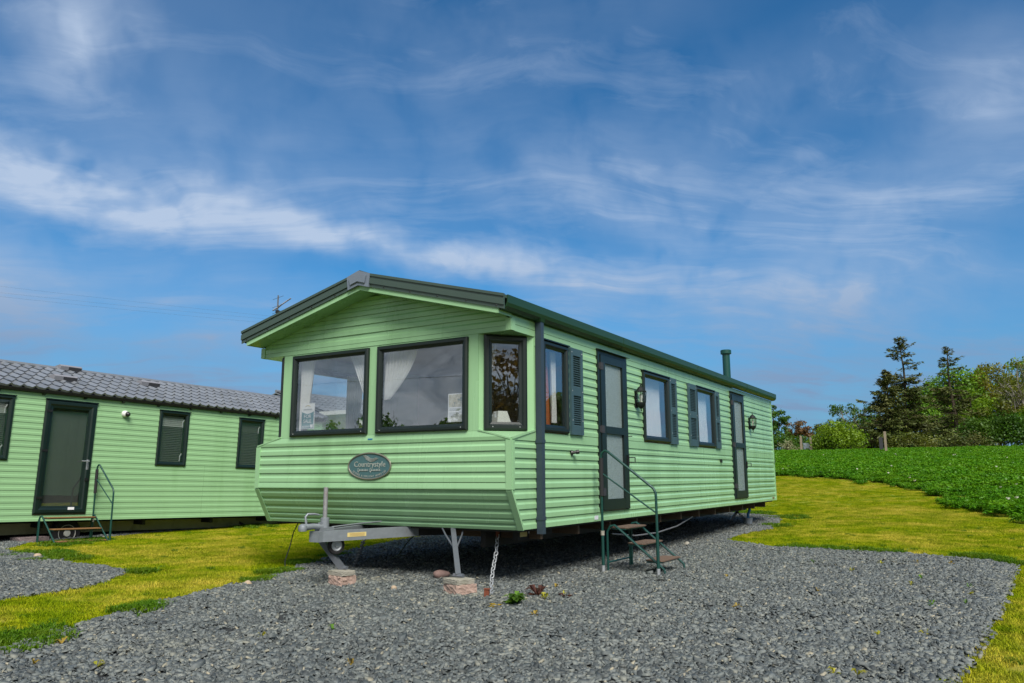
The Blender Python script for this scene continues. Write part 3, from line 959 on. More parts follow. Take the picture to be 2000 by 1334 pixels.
# roof
YF, YB = -.24, LEN + .12
for sg in (1, -1):
    X = lambda x: 1.8 + sg * x
    Zr = lambda x, d: 3.14 - SLOPE * x + d
    # underside and light fascia
    MB().prism([(X(0), YF, Zr(0, 0)), (X(1.8), YF, Zr(1.8, 0)), (X(1.8), YF, Zr(1.8, .03)), (X(0), YF, Zr(0, .03))], (0, YB - YF, 0)).build('soffit', 'siding', van)
    MB().prism([(X(0), YF - .014, Zr(0, -.004)), (X(1.80), YF - .014, Zr(1.80, -.004)), (X(1.80), YF - .014, Zr(1.80, .055)), (X(0), YF - .014, Zr(0, .055))], (0, .013, 0)).build('fascia', 'siding', van)
    MB().prism([(X(1.802), YF - .014, Zr(1.80, -.004)), (X(1.802), 0, Zr(1.80, -.004)), (X(1.802), 0, Zr(1.8, .05)), (X(1.802), YF - .014, Zr(1.8, .05))], (sg * .012, 0, 0)).build('fascia', 'siding', van)
    # pressed metal verge: stepped profile
    for d0, d1, y in ((.048, .088, -.012), (.088, .150, -.026), (.150, .172, -.018), (.172, .200, -.030)):
        MB().prism([(X(0), YF - .016, Zr(0, d0)), (X(1.89), YF - .016, Zr(1.89, d0)), (X(1.89), YF - .016, Zr(1.89, d1)), (X(0), YF - .016, Zr(0, d1))], (0, y, 0)).build('verge_strip', 'barge', van)
    screws(Fr((0, YF - .016, 0), (1, 0, 0), (0, 0, 1), (0, -1, 0)), [(X(x), Zr(x, .068)) for x in (.36, .72, 1.08, 1.44, 1.80)], van, 'blackplastic', .009, .014)
    # roof sheet and gutter
    MB().prism([(X(0), YF - .014, Zr(0, .16)), (X(1.90), YF - .014, Zr(1.90, .16)), (X(1.90), YF - .014, Zr(1.90, .192)), (X(0), YF - .014, Zr(0, .192))], (0, YB - YF, 0)).build('roof', 'roofmetal', van)
    g = [(1.815, .040), (1.862, .040), (1.900, .066), (1.912, .10), (1.914, .178), (1.904, .178), (1.900, .105), (1.885, .075), (1.858, .055), (1.815, .055)]
    MB().prism([(X(x), YF + .004, Zr(1.8, 0) + d - .008) for x, d in g], (0, YB - YF - .02, 0)).build('gutter', 'gutter', van)
    MB().prism([(X(1.815), YF + .006, Zr(1.8, .03)), (X(1.83), YF + .006, Zr(1.8, .03)), (X(1.83), YF + .006, Zr(1.8, .17)), (X(1.815), YF + .006, Zr(1.8, .17))], (0, YB - YF - .02, 0)).build('gutter_backing', 'gutter', van)
    for yy in (2.6, 5.6, 8.6):
        MB().prism([(X(x + .003), yy, Zr(1.8, 0) + d - .010) for x, d in g[:5]] + [(X(1.82), yy, Zr(1.8, .17))], (0, .05, 0)).build('gutter_joint', 'gutter', van)
cap = MB().prism([(1.8 - .17, YF - .05, 3.14 + .20 - .044), (1.8, YF - .05, 3.14 + .21), (1.8 + .17, YF - .05, 3.14 + .20 - .044), (1.8 + .15, YF - .05, 3.14 + .045 - .040), (1.8, YF - .05, 3.14 + .045), (1.8 - .15, YF - .05, 3.14 + .045 - .040)], (0, .035, 0)).build('ridge_cap', 'ridgecap', van)
MB().prism([(1.8 - .125, YF - .066, 3.14 + .165 - .030), (1.8, YF - .066, 3.14 + .168), (1.8 + .125, YF - .066, 3.14 + .165 - .030), (1.8 + .105, YF - .066, 3.14 + .085 - .030), (1.8, YF - .066, 3.14 + .085), (1.8 - .105, YF - .066, 3.14 + .085 - .030)], (0, .015, 0)).build('cap_face', 'ridgecap', cap)
MB().prism([(1.8 - .20, YF - .03, 3.33 - .044), (1.8, YF - .03, 3.345), (1.8 + .20, YF - .03, 3.33 - .044), (1.8, YF - .03, 3.36)], (0, YB - YF, 0)).build('ridge_strip', 'barge', van)

# rainwater pipe
dp = MB().box(3.618, 3.683, .468, .535, ZB - .055, 2.70).build('downpipe', 'pipe', van)
for zz in (.66, 1.435):
    MB().box(3.612, 3.688, .462, .541, zz, zz + .035).build('pipe_clip', 'pipe', dp)
MB().prism([(3.612, .46, 2.70), (3.688, .46, 2.70), (3.700, .44, 2.735), (3.612, .44, 2.735)], (0, .09, 0)).build('pipe_outlet', 'gutter', dp)
# flue
fl = MB().lathe((3.0, 9.78, 2.85), [(.078, 0), (.078, .82)], 18).build('flue_pipe', 'flue', van, True)
MB().lathe((3.0, 9.78, 3.64), [(.085, 0), (.112, .012), (.112, .085), (.10, .095)], 18).build('flue_cap', 'flue', fl, True)
MB().lathe((3.0, 9.78, 3.01), [(.16, 0), (.14, .02), (.09, .05)], 18).build('flue_collar', 'flue', fl, True)

# name plate
pl = thing  # (plate is a part of the caravan)
PC = (1.80, 1.213)


def ellipse(cx, cz, rx, rz, y, n=48): return [(cx + rx * math.cos(2 * math.pi * k / n), y, cz + rz * math.sin(2 * math.pi * k / n)) for k in range(n)]


plate = MB().prism(ellipse(*PC, .300, .138, -.020), (0, .012, 0)).build('name_plate', 'plaque', van)
MB().tube(ellipse(*PC, .302, .140, -.020, 48), .0105, 8, closed=True).build('plate_rim', 'plaquerim', plate, True)


def text(body, size, loc, mat, parent, name='lettering', rot=(R(90), 0, 0), depth=.002, align='CENTER', shear=0):
    c = bpy.data.curves.new(name, 'FONT')
    c.body = body; c.size = size; c.align_x = align; c.align_y = 'CENTER'
    c.extrude = depth; c.shear = shear; c.resolution_u = 2
    tmp = bpy.data.objects.new(name, c)
    col.objects.link(tmp)
    me = bpy.data.meshes.new_from_object(tmp.evaluated_get(bpy.context.evaluated_depsgraph_get()))
    bpy.data.objects.remove(tmp)
    me.materials.clear(); me.materials.append(MAT[mat])
    o = link(name, me, parent)
    o.location = loc; o.rotation_euler = rot
    return o


text('Countrystyle', .086, (PC[0] + .005, -.022, PC[1] + .018), 'plaqueletter', plate)
for k, (x0, n) in enumerate(((-.165, 7), (.01, 7))):     # the second line is in a script hand
    pts = []
    for i in range(n * 8 + 1):
        t_ = i / 8
        amp = .022 if i < 8 else .009
        pts.append((PC[0] + x0 + t_ * .022 + .006 * math.sin(2 * math.pi * t_ + 1), -.024, PC[1] - .043 + amp * math.sin(2 * math.pi * t_)))
    MB().tube(pts, .0028, 5).build('script_lettering', 'plaqueletter', plate)
legend = 'LEISURE & HOLIDAY HOMES LTD'
for i, chx in enumerate(legend):
    if chx == ' ': continue
    an = R(-152 + (i + .5) * 124 / len(legend))
    x, z = .262 * math.cos(an), .112 * math.sin(an)
    tx, tz = -.262 * math.sin(an), .112 * math.cos(an)
    text(chx, .030, (PC[0] + x, -.022, PC[1] + z), 'plaqueletter', plate, rot=(R(90), -math.atan2(tz, tx), 0), depth=.001)
for k in range(4):
    pts = [(PC[0] - .09 + .18 * t_ / 16 + .012 * k, -.023, PC[1] + .080 + .018 * math.sin(t_ / 16 * 2 * math.pi * .8 + .9 + .45 * k) - .010 * (k - 1.5)) for t_ in range(17)]
    MB().tube(pts, .0028, 5).build('wave_emblem', 'plaqueletter', plate)
MB().fbox(FRONT, 1.765, 1.83, 1.498, 1.512, .014, .018).build('tape_strip', 'bluetape', van)

# running gear
ZR = .40
for x in (.62, 2.98):
    MB().box(x - .03, x + .03, .45, LEN - .15, ZR - .03, ZB - .032).build('chassis_rail', 'chassis', van)
for k in range(12):
    y = .75 + k * .87
    MB().box(.12, W - .10, y, y + .045, ZB - .13, ZB - .034).build('floor_joist', 'timber', van)
MB().box(3.3, 3.34, .75, 1.3, ZB - .12, ZB - .034).box(3.34, 3.36, .80, .92, ZB - .11, ZB - .05).build('junction_box', 'chassis', van)
MB().box(3.363, 3.366, .56, .70, ZB - .10, ZB - .036).build('data_plate', 'stickeryellow', van)
MB().box(3.363, 3.366, .73, .90, ZB - .072, ZB - .036).build('data_plate', 'paper', van)
MB().box(3.300, 3.362, .52, 1.0, ZB - .13, ZB - .033).build('cross_member', 'chassis', van)
# drawbar
ab = []
for sg in (1, -1):
    p = V3(1.8 + sg * .03, -.76, .515); q = V3(1.8 + sg * .37, .37, .515)
    o = MB().bar(p, q, .055, .105).build('drawbar', 'galv', van)
    ab.append(o)
    MB().bar(q, V3(1.8 + sg * 1.16, 1.8, .50), .05, .10).build('chassis_rail', 'chassis', van)
MB().box(1.735, 1.865, -.80, -.70, .463, .568).build('drawbar_nose', 'galv', van)
dd = (V3(2.17, .37, 0) - V3(1.83, -.76, 0)).normalized()
nn = V3(dd.y, -dd.x, 0)
LB = Fr(V3(1.83, -.76, .515) + nn * .0275, dd, (0, 0, 1), nn)
MB().fbox(LB, .30, .52, -.018, .024, .0015, .003).build('warning_label', 'stickeryellow', ab[0])
for k in range(3): MB().fbox(LB, .325, .50, -.010 + k * .011, -.006 + k * .011, .0032, .0042).build('label_print', 'stickerink', ab[0])
# coupling head
h = MB()
h.lathe((1.775, -.93, .575), [(.040, 0), (.046, .03), (.040, .055), (.018, .070)], 14)
h.tube([(1.78, -.93, .610), (1.79, -.80, .615), (1.80, -.66, .60)], [.032, .030, .032], 10)
h.box(1.745, 1.855, -.74, -.58, .569, .60)
h.build('coupling', 'galv', van, True)
MB().tube([(1.77, -.88, .63), (1.765, -.89, .71), (1.77, -.87, .735), (1.79, -.79, .735), (1.80, -.74, .725)], [.013, .012, .013, .010, .008], 8).build('coupling_lever', 'galv', van, True)
cl_ = MB().lathe((1.80, -.66, .56), [(.045, 0), (.045, .13), (.034, .135)], 14).fbox(Fr((1.80, -.66, .63), (1, 0, 0), (0, 0, 1), (0, -1, 0)), -.015, .015, -.02, .02, .04, .075).build('jockey_clamp', 'galv', van, True)
MB().tube([(1.80, -.66, .56), (1.80, -.66, .995)], .023, 12).build('jockey_tube', 'rustpipe', van, True)
MB().tube([(1.84, -.60, .60), (1.86, -.20, .615), (1.87, .12, .62)], .008, 6).build('brake_rod', 'galv', van, True)
wh = MB().lathe((1.80, -.50, .412), [(.052, 0), (.082, .004), (.090, .018), (.090, .032), (.082, .046), (.052, .05)], 22, axis=(.9, -.45, 0)).build('jockey_wheel', 'tyre', van, True)
MB().lathe((1.80, -.50, .412), [(.056, -.003), (.050, .006), (.016, .008), (.016, -.006), (.056, -.004)], 18, axis=(.9, -.45, 0)).lathe((1.80, -.50, .412) + np.array((.9, -.45, 0)) * .05, [(.056, 0), (.048, .004), (.020, -.006), (.018, .012), (.004, .014)], 18, axis=(.9, -.45, 0)).build('wheel_rim', 'zinc', wh, True)


# corner jack legs on block stacks
def jack(top, bot, wd=.075):
    o = MB().bar(top, bot, wd, .05, up=(1, .5, 0)).build('jack_leg', 'steelgrey', van)
    b_ = Vector(bot)
    MB().tube([b_ + V3(-.055, 0, .012), b_ + V3(.055, .0, .012)], .022, 8).build('jack_foot', 'steelgrey', o, True)
    return o


def braces(leg, top, bot):
    t_, b_ = Vector(top), Vector(bot)
    mid = t_.lerp(b_, .42)
    for s_ in (-1, 1):
        st = t_ + V3(.10 * s_, .05 * s_, .0)
        MB().tube([st, st.lerp(mid, .35) + V3(.015 * s_, 0, 0), mid + V3(.02 * s_, 0, 0)], .009, 6).build('brace', 'steelgrey', leg)


jt, jb = (2.72, .27, .565), (3.24, -.36, .172)
jl = jack(jt, jb); braces(jl, jt, jb)
jack((1.68, -.58, .465), (1.85, -.43, .172), .065)
jack((2.98, 10.35, .45), (2.78, 10.25, .15), .06)
jack((.62, 10.4, .45), (.5, 10.4, .15), .06)


# ------------------------------------------------------------------ blocks, chains, stake, cables
def block(name, label, c, sx, sy, sz, rot, mat, rough=.012, seed=0, grp=None):
    rnd = random.Random(seed)
    bm = bmesh.new()
    bmesh.ops.create_cube(bm, size=1)
    bmesh.ops.subdivide_edges(bm, edges=bm.edges[:], cuts=7, use_grid_fill=True)
    for v in bm.verts:
        v.co = Vector((v.co.x * sx, v.co.y * sy, v.co.z * sz))
        e = sum(1 for a, s_ in zip(v.co, (sx, sy, sz)) if abs(abs(a) - s_ / 2) < 1e-4)
        if e >= 2: v.co *= .985
        v.co += Vector((rnd.uniform(-1, 1), rnd.uniform(-1, 1), rnd.uniform(-1, 1))) * rough * (1 if e < 3 else 1.3) * .3
    me = bpy.data.meshes.new(name)
    bm.to_mesh(me); bm.free()
    me.materials.append(MAT[mat])
    o = link(name, me)
    o.location = c; o.rotation_euler = (0, 0, rot)
    return tag(o, label, 'block', grp)


def on_leg(pb): return pb
block('paving_slab', 'grey concrete slab under the jack leg beside the hanging chain', (3.27, -.40, .146), .225, .20, .046, R(-18), 'concrete', .006, 2)
block('building_block', 'pink concrete block under the grey slab nearest the hanging chain', (3.28, -.39, .047), .235, .225, .150, R(-24), 'pinkblock', .018, 3)
block('paving_slab', 'grey concrete slab under the jack leg beside the small jockey wheel', (1.89, -.49, .146), .225, .17, .046, R(-8), 'concrete', .006, 4)
block('building_block', 'pink concrete block below the slab next to the jockey wheel', (1.90, -.49, .047), .20, .20, .150, R(-10), 'pinkblock', .022, 5)


def chain(label, pts, link_l=.058, rad=.0065, wd=.018, mat='zinc'):
    root = thing('anchor_chain', label, 'chain', 'tie-down chains under the caravan', pts[0])
    pts = [Vector(p) for p in pts]
    me = None
    prof = []
    for k in range(14):
        an = 2 * math.pi * k / 14
        x = math.cos(an) * wd; z = math.sin(an) * wd + (link_l / 2 - wd) * (1 if math.sin(an) > 0 else -1)
        prof.append((x, 0, z))
    me = MB().tube(prof, rad, 6, closed=True).mesh('chain_link', mat, True)
    d = 0
    segs = [(pts[i], pts[i + 1]) for i in range(len(pts) - 1)]
    k = 0
    rnd = random.Random(len(pts))
    for a, b_ in segs:
        n = max(1, int((b_ - a).length / (link_l * .80)))
        for j in range(n):
            p = a.lerp(b_, (j + .5) / n)
            o = link('chain_link', me, root)
            o.location = p - pts[0]
            q = (b_ - a).to_track_quat('Z', 'Y').to_matrix().to_4x4() @ Matrix.Rotation(R(90) * (k % 2) + rnd.uniform(-.3, .3) + .5, 4, 'Z')
            o.rotation_euler = q.to_euler()
            k += 1
    return root


chain('galvanised tie-down chain hanging beside a rusty stake', [(3.13, .50, .50), (3.20, .36, .34), (3.28, .17, .18), (3.37, .0, .06), (3.47, -.15, .03), (3.55, -.28, .03)])
chain('tie-down chain slanting to the ground by the jockey wheel', [(1.52, .25, .42), (1.22, .5, .22), (.92, .74, .03)], mat='steelgrey')
st = MB().box(-.022, .022, -.022, .022, -.10, .115).box(-.028, .028, -.028, .028, .112, .118).build('ground_stake', 'rust')
st.location = (3.58, -.40, -.02); st.rotation_euler = (0, R(2), R(20))
tag(st, 'short rusty steel stake in the gravel beside the chain', 'stake')
o = MB().box(3.11, 3.145, .49, .51, .47, .545).build('chain_bracket', 'rust', van)
o = MB().tube([(.10, .62, .56), (.08, .55, .42), (.12, .46, .25), (.22, .30, .10), (.34, .20, .025), (.42, .12, .01)], .006, 6).build('black_cable', 'cable')
tag(o, 'thin black cable hanging from the caravan down to the grass', 'cable')
o = MB().tube([(1.62, 1.2, .50), (1.35, 1.25, .32), (1.10, 1.35, .12), (.85, 1.45, .02)], .006, 6).build('black_cable', 'cable')
tag(o, 'thin black cable looping down between chain and jack leg under the drawbar', 'cable')
o = MB().tube([(3.42, 5.9, .45), (3.40, 5.2, .34), (3.38, 4.4, .29), (3.38, 3.6, .30), (3.3, 3.0, .36)], .010, 6).build('grey_cable', 'greycable')
tag(o, 'grey cable sagging below the caravan behind the steps', 'cable')
bk = thing('drain_bucket', 'pale grey bucket with blue pipe under the rear of the caravan', 'bucket', loc=(3.22, 10.0, G(10)))
MB().lathe((0, 0, 0), [(.075, 0), (.095, .14), (.10, .15), (.088, .145), (.07, .02)], 16).build('bucket_body', 'bucket', bk, True)
MB().tube([(0, 0, .05), (0.005, 0, .22), (.03, .05, .30), (.02, .05, .42)], .028, 8).build('waste_pipe', 'bluetape', bk, True)
chain('dark tie-down chain slanting beside the rear jack leg', [(2.85, 10.3, .42), (3.02, 10.25, .26), (3.18, 10.2, .16)], mat='chassis')


# ------------------------------------------------------------------ steps
def steps(name, label, fr, y0, y1, feet_z, mat_t, top_z, treads, rail_side, rail_h=1.36, rail_out=.80, reach=.82):
    """folding entry steps: tubular frame, three treads, one handrail; fr.N points away from the wall"""
    root = thing(name, label, 'steps', 'green tubular entry steps')
    root.location = fr.p((y0 + y1) / 2, feet_z, .4)
    off = -root.location

    def P(a, u, o): return fr.p(a, u, o) + off
    for o0, u in treads:
        d = MB()
        pts = [(y0 + .03, o0 + .03), (y0 + .03, o0 + .19), (y0 + .06, o0 + .22), (y1 - .06, o0 + .22), (y1 - .03, o0 + .19), (y1 - .03, o0 + .03), (y1 - .06, o0), (y0 + .06, o0)]
        d.prism([P(a, u - .012, o) for a, o in pts], fr.U * .012)
        tr_ = d.build('tread', mat_t, root)
        MB().prism([P(a, u - .030, o) for a, o in [(y0 + .035, o0 + .02), (y0 + .035, o0 + .19), (y1 - .035, o0 + .19), (y1 - .035, o0 + .02)]], fr.U * .017).build('tread_frame', 'stepgreen', tr_)
    for a in (y0, y1):
        last = treads[-1]
        MB().tube([P(a, feet_z, treads[0][0] - .02), P(a, treads[0][1] - .05, treads[0][0] - .02), P(a, treads[0][1] + .01, treads[0][0] + .02), P(a, treads[0][1] + .02, treads[0][0] + .07), P(a, treads[0][1] - .03, treads[0][0] + .14),
                   P(a, last[1] - .06, last[0] + .20), P(a, last[1] - .09, last[0] + .235), P(a, feet_z + .02, last[0] + .245)], .0135, 8).build('stringer', 'stepgreen', root, True)
    MB().tube([P(y0, feet_z + .12, treads[0][0] - .02), P(y1, feet_z + .12, treads[0][0] - .02)], .010, 6).build('crossbar', 'stepgreen', root)
    a = rail_side
    o1 = treads[0][0] - .055
    o2 = reach
    MB().tube([P(a, feet_z + .03, o1), P(a, rail_h - .06, o1), P(a, rail_h - .015, o1 + .015), P(a, rail_h + .012, o1 + .05), P(a, rail_h + .002, o1 + .085), P(a, rail_h - .44 + .03, o2 - .03), P(a, rail_h - .44 - .02, o2 - .004), P(a, rail_h - .44 - .07, o2), P(a, feet_z + .03, o2)], .0145, 10).build('handrail', 'stepgreen', root, True)
    MB().tube([P(a, rail_h - .24, o1), P(a, rail_h - .68, o2)], .009, 8).build('middle_rail', 'stepgreen', root, True)
    MB().tube([P(a, rail_h - .50, o1), P(a, rail_h - .07, o1)], .026, 10).build('foam_sleeve', 'foam', root, True)
    for o in (o1, o2):
        MB().tube([P(a, feet_z - .01, o), P(a, feet_z + .09, o)], .021, 10).build('foot_sleeve', 'zinc', root, True)
        MB().tube([P(a, feet_z + .09, o), P(a, feet_z + .46, o)], .018, 10).build('socket_tube', 'stepgreen', root, True)
    MB().tube([P(a, feet_z + .42, o1), P(a, feet_z + .47, o1)], .023, 10).build('tape_wrap', 'concrete', root, True)
    for aa in (y0, y1):
        if abs(aa - a) > .2:
            MB().tube([P(aa, feet_z, o1 + .06), P(aa, treads[0][1] - .02, o1 + .06)], .012, 8).build('leg', 'stepgreen', root, True)
    return root


steps('entry_steps', 'green metal steps with handrail and brown treads below the first door of the large caravan', SIDE, 1.81, 2.45, .015, 'tread', .5, [(.20, .525), (.40, .355), (.61, .180)], 1.755, 1.375, .80, .80)

# ------------------------------------------------------------------ things inside the windows
def curtain(label, fr, top, bot, u1, u0, o=-.10, waves=9, amp=.018, mat='net', tie=None, cat='curtain', side=1):
    """gathered net: top and bottom spans along the wall, pinched towards a tie-back"""
    nu, nv = waves * 6, 16
    V = []
    for j in range(nv + 1):
        s_ = j / nv
        k = s_ ** 1.7 if tie else s_
        l = top[0] + (bot[0] - top[0]) * (k if tie == 'left' or not tie else s_ ** .9)
        r = top[1] + (bot[1] - top[1]) * k
        for i in range(nu + 1):
            q = i / nu
            V.append(fr.p(l + (r - l) * q, u1 + (u0 - u1) * s_, o + amp * math.sin(q * waves * 2 * math.pi + .8 * math.sin(3 * s_ + q * 5)) * (1 - .4 * s_ if tie else 1)))
    F = [(j * (nu + 1) + i, j * (nu + 1) + i + 1, (j + 1) * (nu + 1) + i + 1, (j + 1) * (nu + 1) + i) for j in range(nv) for i in range(nu)]
    o_ = link('curtain', np_mesh('curtain', [tuple(v) for v in V], F, mat, smooth=True))
    return tag(o_, label, cat, 'net curtains in the caravan windows')


curtain('white net curtain at the far edge of the front window with the sale board', FRONT, (.60, .80), (.60, .70), 2.50, 1.60, -.09)
curtain('white net curtain tied back beside the middle post, in the window with the sale board', FRONT, (1.36, 1.70), (1.60, 1.70), 2.50, 2.00, -.09, 7, tie='right')
curtain('wide white net curtain swept aside in the front window with the paper notice', FRONT, (1.84, 2.34), (1.84, 1.97), 2.49, 1.94, -.09, 11, tie='left')
curtain('sliver of white curtain beside the frame above the paper notice', FRONT, (2.98, 3.04), (3.01, 3.03), 2.49, 2.15, -.10, 3)
curtain('white net curtain edge in the narrow angled corner window', CH, (.10, .22), (.10, .135), 2.46, 2.10, -.09, 4, tie='left')
curtain('white net curtain in the side window behind the rainwater pipe', SIDE, (.64, .86), (.64, .70), 2.47, 2.02, -.10, 5, tie='left')
curtain('pale curtain hanging beside the shuttered side window nearest the pipe', SIDE, (1.00, 1.12), (1.02, 1.12), 2.47, 1.68, -.10, 4)
curtain('terracotta curtain beside the pale net in the side window nearest the pipe', SIDE, (.93, 1.02), (.95, 1.10), 2.47, 1.62, -.16, 4, mat='terracotta')
curtain('white net curtain filling the side window between the two doors, beside the lantern', SIDE, (3.50, 4.37), (3.50, 4.37), 2.47, 1.60, -.10, 14)
curtain('white net curtain filling the side window that has two shutters', SIDE, (5.77, 6.60), (5.77, 6.60), 2.47, 1.60, -.10, 14)
curtain('white net curtain at the far side window seen through the front glass', LFT, (1.40, 1.72), (1.40, 1.62), 2.47, 1.62, -.10, 7)
lp = thing('table_lamp', 'small lamp with a white tapered shade in the angled corner window', 'lamp', loc=CH.p(.285, ZS - .02, -.17))
d = MB()
a_, b_ = .095, .052
an = math.atan2(CH.A.y, CH.A.x) + R(12)
def rq(r, z): return [(r * math.cos(an + R(45 + 90 * k)) * 1.414, r * math.sin(an + R(45 + 90 * k)) * 1.414, z) for k in range(4)]
d.add(rq(a_, .065) + rq(b_, .235), [(0, 1, 5, 4), (1, 2, 6, 5), (2, 3, 7, 6), (3, 0, 4, 7), (4, 5, 6, 7)])
d.build('lamp_shade', 'lampshade', lp)
MB().lathe((0, 0, 0), [(.05, 0), (.05, .015), (.012, .03), (.012, .12)], 12).build('lamp_base', 'plaquerim', lp, True)

# FOR SALE board in the window
fs = thing('sale_board', 'white and teal FOR SALE board hung in the front window', 'sign', loc=FRONT.p(.755, 1.655, -.055))
F0 = Fr((0, 0, 0), (1, 0, 0), (0, 0, 1), (0, -1, 0))
MB().fbox(F0, -.105, .105, 0, .30, -.006, 0).build('board_sheet', 'paper', fs)
MB().prism([F0.p(x, z, .0012) for x, z in [(-.098, .008), (.098, .008), (.098, .205)] + [(.098 - .196 * k / 10, .205 - .028 * math.sin(math.pi * k / 10)) for k in range(1, 10)] + [(-.098, .205)]], (0, .001, 0)).build('teal_panel', 'paperteal', fs)
text('FOR', .064, F0.p(0, .146, .003), 'paper', fs, depth=.0006)
text('SALE', .062, F0.p(-.002, .090, .003), 'paper', fs, depth=.0006)
MB().tube([F0.p(-.04 + .08 * k / 10, .262 + .014 * math.sin(math.pi * k / 10), .002) for k in range(11)], .003, 5).build('gold_arc', 'papergold', fs)
for zz in (.222, .232): MB().fbox(F0, -.07, .07, zz, zz + .004, .0005, .0015).build('printed_line', 'paperink', fs)
MB().fbox(F0, .045, .09, .014, .05, .0015, .0025).build('white_panel', 'paper', fs)
for zz in (.02, .032): MB().fbox(F0, -.085, .03, zz, zz + .005, .0015, .0025).build('printed_line', 'paper', fs)
# paper notice
nt = thing('paper_notice', 'white paper notice with a colour photograph, stuck inside the front window', 'poster', loc=FRONT.p(2.905, 1.655, -.05))
MB().fbox(F0, -.105, .105, 0, .295, -.002, 0).build('paper_sheet', 'paper', nt)
MB().fbox(F0, -.097, .097, .155, .287, .0004, .0014).build('printed_photo', 'posterphoto', nt)
for k in range(9):
    zz = .138 - k * .0105
    if k in (3,): continue
    MB().fbox(F0, -.09, .09 - .05 * ((k * 7) % 3) / 2 if k < 6 else .02, zz, zz + .0035, .0004, .0014).build('printed_line', 'paperink', nt)
for s_ in (-1, 1):
    MB().lathe(F0.p(.092 * s_, .307, .0), [(.012, 0), (.012, .004), (.005, .008)], 10, axis=(0, -1, 0)).build('suction_pad', 'lampglass', nt)


# ------------------------------------------------------------------ tiled-roof caravans
def shiplap(h): return [(0, -.010), (0, .012), (.40 * h, .012), (.47 * h, .006), (.955 * h, .006), (.958 * h, -.010), (h, -.010)]


TILE = None


def tile_mesh():
    n = 10
    wv, ln = .2, .385
    top = []; bot = []; lip = []
    for i in range(n + 1):
        q = i / n
        z = .030 * math.exp(-((q - .72) / .13) ** 2) - .012 * math.exp(-((q - .40) / .16) ** 2)
        top.append((wv * q, ln, z + .004)); bot.append((wv * q, 0, z + .034)); lip.append((wv * q, .010, z - .004))
    vs = top + bot + lip
    m1 = n + 1
    fs = [(i, i + 1, m1 + i + 1, m1 + i) for i in range(n)] + [(m1 + i, m1 + i + 1, 2 * m1 + i + 1, 2 * m1 + i) for i in range(n)]
    return MB().add(vs, fs).mesh('roof_tile', 'rooftile', True)


